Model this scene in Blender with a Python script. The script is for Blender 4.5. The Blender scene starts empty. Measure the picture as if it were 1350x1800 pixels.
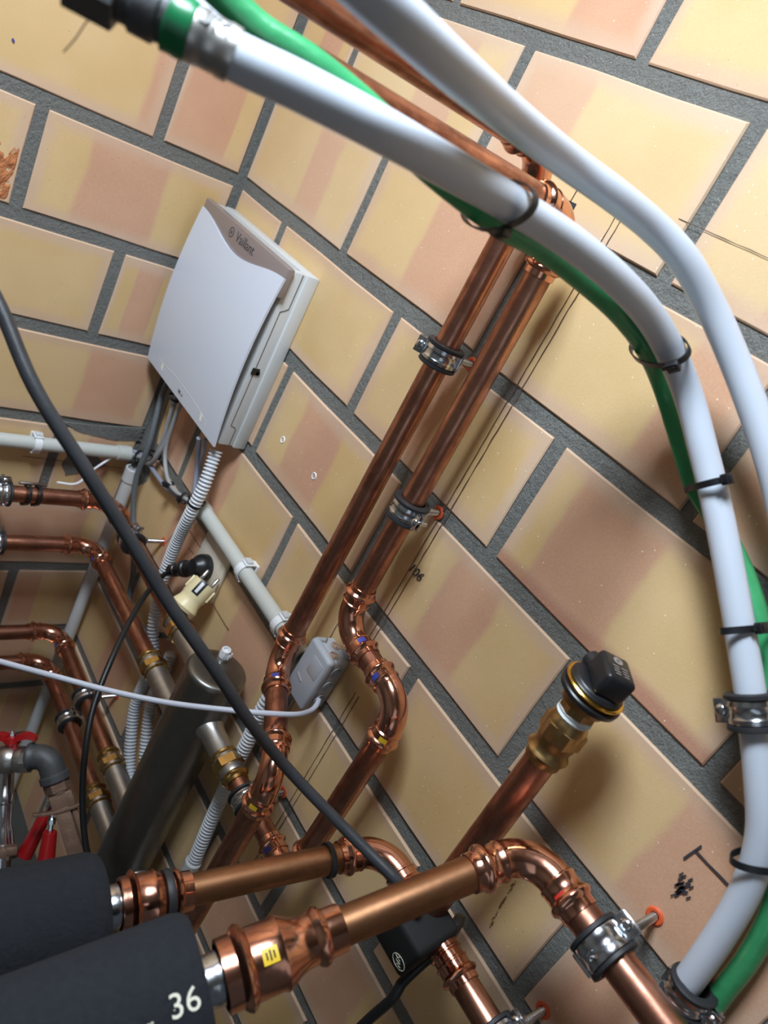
import bpy, bmesh, math, random
from mathutils import Vector as V, Matrix, Euler, noise
random.seed(7)
SC = bpy.context.scene
COL = SC.collection
PI = math.pi

# ------------------------------------------------------------------ camera
cam = bpy.data.cameras.new('camera'); cam_o = bpy.data.objects.new('camera', cam); COL.objects.link(cam_o)
cam_o.location = (1.20672, -0.66520, 1.74966)
cam_o.rotation_euler = (1.1221203, -0.4599488, 0.9385183)
cam.sensor_fit = 'VERTICAL'; cam.sensor_height = 36.0; cam.sensor_width = 27.0
cam.lens = 1370.858 / 1800 * 36
cam.clip_start = 0.02
cam.dof.use_dof = True; cam.dof.focus_distance = 0.88; cam.dof.aperture_fstop = 6.0
SC.camera = cam_o

# ------------------------------------------------------------------ light and exposure
w = bpy.data.worlds.new('world'); SC.world = w; w.use_nodes = True
w.node_tree.nodes['Background'].inputs[0].default_value = (0.80, 0.88, 1.0, 1)
w.node_tree.nodes['Background'].inputs[1].default_value = 0.035
def area(name, loc, rot, sx, sy, power, col):
    l = bpy.data.lights.new(name, 'AREA'); l.shape = 'RECTANGLE'; l.size = sx; l.size_y = sy
    l.energy = power; l.color = col
    o = bpy.data.objects.new(name, l); COL.objects.link(o); o.location = loc; o.rotation_euler = rot
    return o
area('ceiling_panel_light', (0.74, -0.72, 2.515), (0, 0, 0), 0.40, 0.28, 17.0, (0.78, 0.89, 1.0))
area('side_fill_light', (2.5, -1.5, 1.5), (math.radians(90), 0, math.radians(75)), 0.9, 1.8, 1.4, (0.78, 0.89, 1.0))  # unseen weak fill light at the open right side
vs = SC.view_settings
vs.view_transform = 'Standard'; vs.look = 'None'; vs.gamma = 1.0; vs.use_curve_mapping = False
vs.exposure = 0.90
# ------------------------------------------------------------------ materials
def srgb(r, g, b):
    f = lambda c: (c/255/12.92) if c/255 <= .04045 else ((c/255+.055)/1.055)**2.4
    return (f(r), f(g), f(b), 1)
class NT:
    def __init__(s, name):
        s.m = bpy.data.materials.new(name); s.m.use_nodes = True; s.t = s.m.node_tree
        s.b = s.t.nodes['Principled BSDF']
    def n(s, typ, **kw):
        nd = s.t.nodes.new(typ)
        for k, v in kw.items(): setattr(nd, k, v)
        return nd
    def set(s, sock, v):
        if hasattr(v, 'is_linked') or isinstance(v, bpy.types.NodeSocket): s.t.links.new(v, sock)
        else: sock.default_value = v
    def math(s, op, a, b=0.0, c=None):
        nd = s.n('ShaderNodeMath', operation=op); s.set(nd.inputs[0], a); s.set(nd.inputs[1], b)
        if c is not None: s.set(nd.inputs[2], c)
        return nd.outputs[0]
    def smooth(s, x, lo, hi):
        nd = s.n('ShaderNodeMapRange', interpolation_type='SMOOTHSTEP'); s.set(nd.inputs[0], x); s.set(nd.inputs[1], lo); s.set(nd.inputs[2], hi)
        return nd.outputs[0]
    def mix(s, f, a, b):
        nd = s.n('ShaderNodeMix', data_type='RGBA'); s.set(nd.inputs[0], f); s.set(nd.inputs[6], a); s.set(nd.inputs[7], b)
        return nd.outputs[2]
    def noise(s, vec, scale, detail=3, rough=.5):
        nd = s.n('ShaderNodeTexNoise'); s.set(nd.inputs['Vector'], vec); nd.inputs['Scale'].default_value = scale
        nd.inputs['Detail'].default_value = detail; nd.inputs['Roughness'].default_value = rough
        return nd.outputs[0]
    def bump(s, h, strength, dist):
        nd = s.n('ShaderNodeBump'); nd.inputs['Strength'].default_value = strength; nd.inputs['Distance'].default_value = dist
        s.set(nd.inputs['Height'], h); s.t.links.new(nd.outputs[0], s.b.inputs['Normal'])
    def base(s, v): s.set(s.b.inputs['Base Color'], v)
    def rough(s, v): s.set(s.b.inputs['Roughness'], v)
    def metal(s, v): s.b.inputs['Metallic'].default_value = v
    def pos(s, kind='Object'):
        return s.n('ShaderNodeTexCoord').outputs[kind]
def plain(name, col, rough=.5, metal=0.0, nz=0.0, nscale=200, bump=0.0, bscale=300, spec=None):
    k = NT(name); p = k.n('ShaderNodeNewGeometry').outputs['Position']
    if nz:
        f = k.noise(p, nscale, 4); c2 = tuple(max(0, c*(1-nz)) for c in col[:3]) + (1,); c1 = tuple(min(1, c*(1+nz)) for c in col[:3]) + (1,)
        k.base(k.mix(f, c2, c1))
    else: k.base(col)
    k.rough(rough); k.metal(metal)
    if spec is not None: k.b.inputs['Specular IOR Level'].default_value = spec
    if bump: k.bump(k.noise(p, bscale, 3), bump, .001)
    return k.m
M = {}
def brick_mat():
    k = NT('hollow_brick_clay')
    uv = k.n('ShaderNodeUVMap', uv_map='uv').outputs[0]
    sep = k.n('ShaderNodeSeparateXYZ'); k.set(sep.inputs[0], uv); u, v = sep.outputs[0], sep.outputs[1]
    at = k.n('ShaderNodeAttribute', attribute_type='OBJECT', attribute_name='bands'); a3 = k.n('ShaderNodeSeparateXYZ'); k.set(a3.inputs[0], at.outputs['Vector'])
    lo, hi, sd = a3.outputs
    a2 = k.n('ShaderNodeAttribute', attribute_type='OBJECT', attribute_name='look'); l3 = k.n('ShaderNodeSeparateXYZ'); k.set(l3.inputs[0], a2.outputs['Vector'])
    pale, chip, burn = l3.outputs
    p = k.n('ShaderNodeNewGeometry').outputs['Position']
    off = k.n('ShaderNodeCombineXYZ'); k.set(off.inputs[0], k.math('MULTIPLY', sd, 37.0)); k.set(off.inputs[1], k.math('MULTIPLY', sd, 11.0))
    pv = k.n('ShaderNodeVectorMath', operation='ADD'); k.set(pv.inputs[0], p); k.set(pv.inputs[1], off.outputs[0]); pv = pv.outputs[0]
    n1 = k.noise(pv, 14, 3); n2 = k.noise(pv, 60, 4, .6); n3 = k.noise(pv, 6, 2); nf = k.noise(pv, 700, 3, .7)
    uw = k.math('ADD', u, k.math('MULTIPLY', k.math('SUBTRACT', n1, .5), .07))
    vw = k.math('ADD', v, k.math('MULTIPLY', k.math('SUBTRACT', n3, .5), .12))
    inb = k.math('MULTIPLY', k.smooth(uw, lo, k.math('ADD', lo, .04)), k.math('SUBTRACT', 1.0, k.smooth(uw, hi, k.math('ADD', hi, .04))))
    # distance to the brick's border: scorched and whitish rims of the firing skin
    du = k.math('MULTIPLY', k.math('MINIMUM', uw, k.math('SUBTRACT', 1.0, uw)), 2.0)
    dv = k.math('MINIMUM', vw, k.math('SUBTRACT', 1.0, vw))
    d = k.math('MINIMUM', du, dv)
    rim = k.math('SUBTRACT', 1.0, k.smooth(k.math('ADD', d, k.math('MULTIPLY', k.math('SUBTRACT', n2, .5), .05)), .02, .17))
    yel = k.mix(n1, srgb(203, 170, 116), srgb(217, 184, 140))
    yel = k.mix(k.math('MULTIPLY', k.smooth(n3, .45, .7), .5), yel, srgb(198, 158, 94))
    pin = k.mix(n1, srgb(194, 142, 114), srgb(206, 160, 132))
    pin = k.mix(k.math('MULTIPLY', k.smooth(n3, .5, .75), .45), pin, srgb(192, 140, 120))
    c = k.mix(k.math('MULTIPLY', inb, .95), yel, pin)
    rimc = k.mix(n3, srgb(192, 150, 122), srgb(210, 184, 164))
    c = k.mix(k.math('MULTIPLY', rim, .85), c, rimc)
    bb = k.math('MULTIPLY', k.math('SUBTRACT', 1.0, k.smooth(vw, .04, .16)), k.math('MULTIPLY', burn, .7))
    c = k.mix(bb, c, srgb(168, 104, 84))
    # fine sand grain, pale specks, dark pinholes
    c = k.mix(k.math('MULTIPLY', k.smooth(nf, .3, .75), .20), c, srgb(228, 208, 168))
    vo = k.n('ShaderNodeTexVoronoi'); k.set(vo.inputs['Vector'], pv); vo.inputs['Scale'].default_value = 230
    s3 = k.n('ShaderNodeSeparateXYZ'); k.set(s3.inputs[0], vo.outputs['Color'])
    sp = k.math('MULTIPLY', k.math('LESS_THAN', vo.outputs['Distance'], .17), k.math('GREATER_THAN', s3.outputs[0], .955))
    c = k.mix(k.math('MULTIPLY', sp, .8), c, srgb(240, 232, 215))
    sp2 = k.math('MULTIPLY', k.math('LESS_THAN', vo.outputs['Distance'], .15), k.math('LESS_THAN', s3.outputs[1], .02))
    c = k.mix(k.math('MULTIPLY', sp2, .6), c, srgb(110, 72, 52))
    c = k.mix(k.math('MULTIPLY', pale, .55), c, srgb(236, 218, 190))
    ch = k.math('MULTIPLY', k.math('MULTIPLY', chip, 0.0), k.math('MULTIPLY', k.smooth(uw, .45, .50), k.math('SUBTRACT', 1.0, k.smooth(vw, .50, .56))))
    c = k.mix(ch, c, k.mix(n2, srgb(150, 88, 52), srgb(205, 140, 92)))
    k.base(c); k.rough(.62); k.b.inputs['Specular IOR Level'].default_value = .35
    h = k.math('ADD', k.math('MULTIPLY', nf, .25), k.math('MULTIPLY', n2, .5))
    h = k.math('SUBTRACT', h, k.math('MULTIPLY', ch, k.math('ADD', .8, k.math('MULTIPLY', n2, 3.0))))
    k.bump(h, .35, .0012)
    return k.m
M['brick'] = brick_mat()
def mortar_mat():
    k = NT('grey_mortar'); p = k.n('ShaderNodeNewGeometry').outputs['Position']
    n1 = k.noise(p, 9, 4); n2 = k.noise(p, 900, 3, .7); n3 = k.noise(p, 180, 4, .6)
    c = k.mix(n1, srgb(98, 99, 95), srgb(122, 122, 117)); c = k.mix(k.math('MULTIPLY', k.smooth(n2, .42, .66), .6), c, srgb(150, 150, 146))
    vo = k.n('ShaderNodeTexVoronoi'); k.set(vo.inputs['Vector'], p); vo.inputs['Scale'].default_value = 480
    s3 = k.n('ShaderNodeSeparateXYZ'); k.set(s3.inputs[0], vo.outputs['Color'])
    c = k.mix(k.math('MULTIPLY', k.math('MULTIPLY', k.math('LESS_THAN', vo.outputs['Distance'], .25), k.math('GREATER_THAN', s3.outputs[0], .965)), .6), c, srgb(225, 225, 220))
    k.base(c); k.rough(.85)
    k.bump(k.math('ADD', k.math('MULTIPLY', n2, .8), k.math('MULTIPLY', n3, 2.0)), 1.0, .002)
    return k.m
M['mortar'] = mortar_mat()
def tube_uv(k, su, sv):
    uv = k.n('ShaderNodeUVMap', uv_map='uv').outputs[0]; sep = k.n('ShaderNodeSeparateXYZ'); k.set(sep.inputs[0], uv)
    a = k.math('MULTIPLY', sep.outputs[0], 2*PI)
    cb = k.n('ShaderNodeCombineXYZ'); k.set(cb.inputs[0], k.math('MULTIPLY', k.math('COSINE', a), su)); k.set(cb.inputs[1], k.math('MULTIPLY', k.math('SINE', a), su)); k.set(cb.inputs[2], k.math('MULTIPLY', sep.outputs[1], sv))
    return cb.outputs[0]
def copper(name, hi, lo, r0, r1, streak=1.0, amt=.8, wob=.12):
    k = NT(name); v = tube_uv(k, .9*streak, 9)
    p = k.n('ShaderNodeNewGeometry').outputs['Position']
    n1 = k.noise(v, 1.6, 5, .6); n2 = k.noise(p, 40, 4, .6); n3 = k.noise(p, 260, 3, .6)
    f = k.smooth(k.math('ADD', k.math('MULTIPLY', n1, .65), k.math('MULTIPLY', n2, .4)), .35, .72)
    c = k.mix(k.math('MULTIPLY', f, amt), hi, lo)
    c = k.mix(k.math('MULTIPLY', k.smooth(n3, .66, .8), .25), c, srgb(90, 48, 34))
    k.base(c); k.metal(1.0)
    k.rough(k.math('ADD', r0, k.math('MULTIPLY', f, r1-r0)))
    k.bump(k.math('ADD', k.noise(p, 55, 2), k.math('MULTIPLY', n3, .08)), wob, .002)
    return k.m
M['copper'] = copper('aged_copper_pipe', srgb(206, 150, 126), srgb(126, 82, 66), .26, .46, amt=1.0)
M['copper_dull'] = copper('dull_copper_pipe', srgb(176, 128, 94), srgb(124, 88, 60), .34, .48, amt=.9)
M['fitting'] = copper('bright_copper_fitting', srgb(232, 172, 146), srgb(186, 122, 96), .10, .26, wob=.25, amt=.7)
M['brass'] = copper('brass', srgb(222, 186, 116), srgb(150, 112, 62), .16, .36, wob=.2)
M['brass_dk'] = copper('aged_brass', srgb(190, 158, 108), srgb(116, 90, 56), .26, .45, wob=.15)
M['gold'] = plain('polished_brass_rim', srgb(236, 190, 90), .22, 1.0)
M['zinc'] = plain('galvanised_steel', srgb(206, 210, 216), .20, 1.0, .15, 120, .1, 400)
M['steel'] = copper('brushed_steel', srgb(208, 206, 202), srgb(150, 148, 144), .30, .46, wob=.05)
M['sepsteel'] = copper('dark_stainless_steel', srgb(142, 141, 136), srgb(124, 123, 118), .33, .42, wob=.01)
M['rubber'] = plain('black_rubber', srgb(34, 35, 38), .55, 0, .15, 300)
M['black'] = plain('black_plastic', srgb(26, 27, 30), .38, 0, .1, 200, .05, 600)
M['velvet'] = plain('matte_black_housing', srgb(14, 14, 15), .75)
M['cable'] = plain('black_rubber_cable', srgb(52, 54, 58), .5, 0, .35, 60, .25, 500)
M['cableb'] = plain('black_pvc_cable', srgb(20, 21, 23), .42)
M['greycable'] = plain('light_grey_cable', srgb(186, 190, 202), .45)
M['midcable'] = plain('mid_grey_cable', srgb(158, 158, 158), .5, 0, .08, 100)
M['violet'] = plain('grey_violet_cable', srgb(140, 143, 158), .5)
M['darkcable'] = plain('dark_grey_cable', srgb(92, 98, 102), .5, 0, .1, 90)
M['white'] = plain('white_plastic', srgb(226, 228, 230), .38, 0, .01, 30)
M['whitebox'] = plain('box_white_plastic', srgb(198, 200, 200), .42)
M['whitecover'] = plain('box_cover_plastic', srgb(206, 213, 226), .36)
M['taupe'] = plain('taupe_trim', srgb(148, 138, 137), .32, .3)
M['print'] = plain('dark_print', srgb(72, 70, 74), .5)
M['printw'] = plain('white_print', srgb(214, 210, 192), .7)
M['pvc'] = plain('pvc_conduit', srgb(190, 192, 186), .42, 0, .05, 40)
M['pvcgrey'] = plain('grey_pvc_conduit', srgb(192, 194, 194), .45, 0, .05, 40)
M['pex'] = plain('white_composite_pipe', srgb(190, 197, 208), .34)
M['green'] = plain('green_pipe_sleeve', srgb(58, 146, 94), .26, 0, .25, 60, .6, 90)
M['greend'] = plain('green_ring', srgb(20, 110, 66), .3)
M['foam'] = plain('black_foam_insulation', srgb(32, 34, 38), .95, 0, .25, 160, 1.0, 260, .2)
M['red'] = plain('red_paint', srgb(160, 20, 24), .35)
M['orange'] = plain('orange_wall_plug', srgb(226, 96, 52), .5)
M['rust'] = plain('rusty_iron', srgb(124, 98, 82), .6, .5, .4, 70, .5, 260)
M['iron'] = plain('dark_malleable_iron', srgb(84, 86, 88), .55, .5, .3, 90, .3, 300)
M['cream'] = plain('cream_plastic', srgb(232, 216, 170), .4)
M['sockm'] = plain('beige_socket_plastic', srgb(214, 204, 188), .42, 0, .03, 30)
M['jb'] = plain('grey_junction_plastic', srgb(170, 174, 180), .5, 0, .05, 80)
M['jbmem'] = plain('stained_membrane', srgb(186, 150, 124), .5)
M['tape'] = plain('white_thread_sealant', srgb(218, 224, 226), .7, 0, .1, 300, .6, 500)
M['pencil'] = plain('pencil_mark', srgb(84, 66, 54), .9)
M['ink'] = plain('black_marker', srgb(52, 52, 58), .8)
M['crack'] = plain('crack_brown', srgb(126, 92, 56), .9)
M['broken'] = plain('broken_brick_core', srgb(176, 112, 70), .95, 0, .25, 120, .8, 300)
M['blue'] = plain('blue_sticker', srgb(58, 66, 150), .45)
M['yellow'] = plain('yellow_sticker', srgb(226, 188, 44), .45)
M['redmark'] = plain('red_marker', srgb(186, 40, 26), .6)
M['concrete'] = plain('concrete_floor', srgb(84, 81, 76), .8, 0, .15, 8, .4, 60)
M['plaster'] = plain('grey_plaster', srgb(132, 128, 120), .9, 0, .04, 6)
M['corr'] = plain('corrugated_tube_plastic', srgb(204, 208, 214), .45)
def lamp_mat():
    k = NT('lit_lamp_diffuser'); k.b.inputs['Emission Color'].default_value = (.86, .93, 1, 1); k.b.inputs['Emission Strength'].default_value = 3.0
    return k.m
M['lamp'] = lamp_mat()

# ------------------------------------------------------------------ mesh helpers
def link(name, me, mat, parent=None):
    o = bpy.data.objects.new(name, me); COL.objects.link(o)
    if mat is not None and not me.materials: me.materials.append(M[mat] if isinstance(mat, str) else mat)
    if parent is not None:
        o.parent = parent
        if parent.type == 'EMPTY' and parent.parent is None: o.matrix_parent_inverse = Matrix.Translation(-parent.location)
    return o
def thing(name, label, cat, group=None, loc=(0, 0, 0)):
    o = bpy.data.objects.new(name, None); COL.objects.link(o); o.location = loc; o.empty_display_size = .02
    o['label'] = label; o['category'] = cat
    if group: o['group'] = group
    bpy.context.view_layer.update()
    return o
def tag(o, label, cat, group=None):
    o['label'] = label; o['category'] = cat
    if group: o['group'] = group
    return o
def fin(name, bm, mat, parent=None, smooth=True, ang=40):
    me = bpy.data.meshes.new(name)
    bmesh.ops.recalc_face_normals(bm, faces=bm.faces)
    if smooth:
        lim = math.radians(ang)
        for f in bm.faces: f.smooth = True
        for e in bm.edges:
            if len(e.link_faces) == 2 and e.calc_face_angle(0) > lim: e.smooth = False
    bm.to_mesh(me); bm.free()
    o = link(name, me, mat, parent)
    return o
def frame(axis, up=None):
    a = V(axis).normalized(); up = V(up) if up is not None else V((0, 0, 1))
    if abs(a.dot(up.normalized())) > .98: up = V((1, 0, 0)) if abs(a.x) < .9 else V((0, 1, 0))
    x = (up - a*a.dot(up)).normalized(); y = a.cross(x)
    return a, x, y
def sweep(bm, pts, rad, segs=20, cap=True, flat=None, nrm0=None):
    """tube through pts; rad a number or one per point; flat=(ry_factor, up)"""
    pts = [V(p) for p in pts]; n = len(pts)
    if not hasattr(rad, '__len__'): rad = [rad]*n
    uvl = bm.loops.layers.uv.get('uv') or bm.loops.layers.uv.new('uv')
    T = []
    for i in range(n):
        d = pts[min(i+1, n-1)] - pts[max(i-1, 0)]
        T.append(d.normalized() if d.length > 1e-9 else (T[-1] if T else V((0, 0, 1))))
    a, x, y = frame(T[0], nrm0)
    rings, L = [], [0.0]
    for i in range(n):
        if i:
            L.append(L[-1] + (pts[i]-pts[i-1]).length)
            x = (x - T[i]*T[i].dot(x)).normalized()
        yy = T[i].cross(x)
        fr = []
        for k in range(segs):
            t = 2*PI*k/segs
            vx, vy = math.cos(t), math.sin(t)
            if flat: vy *= flat
            fr.append(bm.verts.new(pts[i] + (x*vx + yy*vy)*rad[i]))
        rings.append(fr)
    for i in range(n-1):
        for k in range(segs):
            k2 = (k+1) % segs
            f = bm.faces.new((rings[i][k], rings[i][k2], rings[i+1][k2], rings[i+1][k]))
            for lp, (uu, vv) in zip(f.loops, ((k/segs, L[i]), ((k+1)/segs, L[i]), ((k+1)/segs, L[i+1]), (k/segs, L[i+1]))): lp[uvl].uv = (uu, vv)
    if cap:
        bm.faces.new(rings[0][::-1]); bm.faces.new(rings[-1])
    return rings
def spline(pts, step=.006):
    """Catmull-Rom through points"""
    P = [V(p) for p in pts]; P = [P[0]*2-P[1]] + P + [P[-1]*2-P[-2]]; out = []
    for i in range(1, len(P)-2):
        p0, p1, p2, p3 = P[i-1:i+3]; n = max(2, int((p2-p1).length/step))
        for k in range(n):
            t = k/n
            out.append(.5*((2*p1) + (p2-p0)*t + (2*p0-5*p1+4*p2-p3)*t*t + (3*p1-p0-3*p2+p3)*t**3))
    out.append(P[-2]); return out
def lathe(bm, c, axis, prof, segs=28, up=None, cap=True):
    """prof: (distance along axis, radius)"""
    c = V(c); a, x, y = frame(axis, up)
    uvl = bm.loops.layers.uv.get('uv') or bm.loops.layers.uv.new('uv')
    rings = [[bm.verts.new(c + a*s + (x*math.cos(2*PI*k/segs) + y*math.sin(2*PI*k/segs))*max(r, 1e-5)) for k in range(segs)] for s, r in prof]
    for i in range(len(rings)-1):
        for k in range(segs):
            k2 = (k+1) % segs
            f = bm.faces.new((rings[i][k], rings[i][k2], rings[i+1][k2], rings[i+1][k]))
            for lp, (uu, vv) in zip(f.loops, ((k/segs, prof[i][0]), ((k+1)/segs, prof[i][0]), ((k+1)/segs, prof[i+1][0]), (k/segs, prof[i+1][0]))): lp[uvl].uv = (uu, vv)
    if cap: bm.faces.new(rings[0][::-1]); bm.faces.new(rings[-1])
def box(bm, c, size, R=None, bev=0.0, segs=2):
    """box centred at c; R columns = local axes"""
    c = V(c); R = R or Matrix.Identity(3)
    b2 = bmesh.new(); bmesh.ops.create_cube(b2, size=1.0)
    for v in b2.verts: v.co = V((v.co.x*size[0], v.co.y*size[1], v.co.z*size[2]))
    if bev: bmesh.ops.bevel(b2, geom=list(b2.edges), offset=bev, segments=segs, affect='EDGES', profile=.5)
    vm = {v: bm.verts.new(c + R @ v.co) for v in b2.verts}
    for f in b2.faces: bm.faces.new([vm[v] for v in f.verts])
    b2.free()
def axes(x, y, z): return Matrix((V(x), V(y), V(z))).transposed()
def prism(bm, c, axis, r, h, n=6, up=None, bev=.0):
    prof = [(0, r*.0001), (0, r*(1-bev)), (h*bev*.6, r), (h-h*bev*.6, r), (h, r*(1-bev)), (h, r*.0001)]
    lathe(bm, c, axis, prof, n, up, cap=False)
def text_bm(s, size, depth, O, X, Y, mat, name, parent, align='CENTER', shear=0):
    """flat lettering of real thickness, laid at O with reading direction X and up Y"""
    cu = bpy.data.curves.new(name, 'FONT'); cu.body = s; cu.size = size; cu.extrude = depth; cu.align_x = align; cu.align_y = 'CENTER'; cu.resolution_u = 3; cu.shear = shear
    to = bpy.data.objects.new('t', cu); COL.objects.link(to); dg = bpy.context.evaluated_depsgraph_get(); dg.update()
    me = bpy.data.meshes.new_from_object(to.evaluated_get(dg)); bpy.data.objects.remove(to)
    X = V(X).normalized(); Y = V(Y).normalized(); Z = X.cross(Y)
    for v in me.vertices: v.co = V(O) + X*v.co.x + Y*v.co.y + Z*v.co.z
    me.materials.clear()
    o = link(name, me, mat, parent)
    return o
def rigid(parent):
    return parent

# ------------------------------------------------------------------ copper press-fit plumbing
RP = .014
def torus_pts(prof):  # smooth bead bump list
    return prof
def collar(r, flip=False):
    """profile of a press socket from its open lip inwards: (s, radius)"""
    p = [(0, r+.0003), (.0004, r+.0016), (.0062, r+.0018), (.0072, r+.0028), (.0084, r+.0046), (.0100, r+.0054), (.0116, r+.0050), (.0130, r+.0034), (.0142, r+.0022), (.0215, r+.0020), (.0225, r+.0030), (.0238, r+.0030), (.0250, r+.0014)]
    return p
CL = .025
def elbow(C, u, v, r, rb, parent, mark=None, mat='fitting', name='elbow', cs=1.0):
    """press elbow at corner C; u = direction of travel in, v = out"""
    C, u, v = V(C), V(u).normalized(), V(v).normalized()
    th = u.angle(v); t = rb*math.tan(th/2)
    nrm = (v - u*u.dot(v)).normalized(); cen = C - u*t + nrm*rb
    pts, rad = [], []
    CLs = CL*cs; col = [(a*cs, b) for a, b in collar(r)]
    A = C - u*(t+CLs)
    for s, rr in col: pts.append(A + u*s); rad.append(rr)
    n = 14
    for i in range(n+1):
        f = th*i/n
        pts.append(cen - nrm*rb*math.cos(f) + u*rb*math.sin(f)); rad.append(r+.0013)
    B = C + v*(t+CLs)
    for s, rr in reversed(col): pts.append(B - v*s); rad.append(rr)
    q, qr = [pts[0]], [rad[0]]
    for a, b in zip(pts[1:], rad[1:]):
        if (a-q[-1]).length > 1e-5: q.append(a); qr.append(b)
    bm = bmesh.new(); sweep(bm, q, qr, 28, cap=False, nrm0=nrm); e = fin(name, bm, mat, parent)
    for spec in (mark or []):
        kind, end, dirn = spec
        d = V(dirn); ax = u if end == 0 else v
        base = (A + u*.0175) if end == 0 else (B - v*.0175)
        d = (d - ax*ax.dot(d)).normalized(); sd = ax.cross(d)
        bm = bmesh.new(); rr = r+.0024; rows = []
        for i in range(5):
            a_ = (i-2)/2*.30; row = []
            for j in (-1, 1): row.append(bm.verts.new(base + ax*j*.0032 + (d*math.cos(a_) + sd*math.sin(a_))*rr))
            rows.append(row)
        for i in range(4): bm.faces.new((rows[i][0], rows[i][1], rows[i+1][1], rows[i+1][0]))
        fin('sticker', bm, kind, e)
    return e
def run(points, parent, r=RP, rb=.034, mat='copper', marks=None, mats=None, cs=1.0):
    """straight pipe sections joined by press elbows; ends trims/extends"""
    P = [V(p) for p in points]; n = len(P); marks = marks or {}
    start = P[0]
    for i in range(1, n):
        u = (P[i]-P[i-1]).normalized()
        if i < n-1:
            v = (P[i+1]-P[i]).normalized(); th = u.angle(v); t = rb*math.tan(th/2)
            a, b = start, P[i] - u*(t+CL*.45)
            if (b-a).dot(u) > .002: bm = bmesh.new(); seg(bm, a, b, r); fin('pipe', bm, mats[i-1] if mats else mat, parent)
            elbow(P[i], u, v, r, rb, parent, marks.get(i), cs=cs)
            start = P[i] + v*(t+CL*.45)
        else:
            bm = bmesh.new(); seg(bm, start, P[i], r); fin('pipe', bm, mats[i-1] if mats else mat, parent)
def seg(bm, a, b, r, segs=28):
    a, b = V(a), V(b); n = max(1, int((b-a).length/.03))
    sweep(bm, [a.lerp(b, i/n) for i in range(n+1)], r, segs)
def coupling(C, ax, r, parent, half=.026, mat='fitting', name='coupling'):
    ax = V(ax).normalized(); pr = collar(r); C = V(C)
    prof = [(s-half, rr) for s, rr in pr if s < half-.002] + [(half-s, rr) for s, rr in reversed(pr) if s < half-.002]
    bm = bmesh.new(); lathe(bm, C, ax, prof, 28, cap=False); return fin(name, bm, mat, parent)
def reducer(A, ax, r1, r2, parent, k=1.0, name='reducer'):
    """press reducer, big end at A"""
    g = 1.0
    prof = [(0, r2+.0005), (.0005, r2+.003), (.009, r2+.0032), (.011, r2+.0062), (.0135, r2+.0082), (.016, r2+.0066), (.018, r2+.0035), (.034, r2+.0030), (.037, r2+.0048), (.040, r2+.0028),
            (.046, r1+.0062), (.052, r1+.0040), (.058, r1+.0036), (.060, r1+.0060), (.0625, r1+.0074), (.065, r1+.0060), (.067, r1+.0034), (.078, r1+.0030), (.0785, r1+.0004)]
    prof = [(a*k, b) for a, b in prof]
    bm = bmesh.new(); lathe(bm, A, ax, prof, 32, cap=False); return fin(name, bm, 'fitting', parent)
def brass_adapter(A, ax, r, parent, L=.05, mat='brass'):
    """press end at A, hexagon, threaded shoulder"""
    ax = V(ax).normalized(); A = V(A)
    k = L/.05
    prof = [(0, r+.0004), (.0005, r+.0022), (.005*k, r+.0026), (.007*k, r+.005), (.0095*k, r+.0062), (.012*k, r+.005), (.014*k, r+.0026), (.020*k, r+.0026), (.022*k, r+.0034), (.042*k, r+.0034), (.044*k, r+.0056), (.0475*k, r+.006), (.05*k, r+.003)]
    bm = bmesh.new(); lathe(bm, A, ax, prof, 28); o = fin('brass_adapter', bm, mat, parent)
    bm = bmesh.new(); prism(bm, A+ax*.024*k, ax, r+.0075, .014*k, 6, bev=.05); fin('hex_nut', bm, mat, o, ang=20)
    return o
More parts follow.
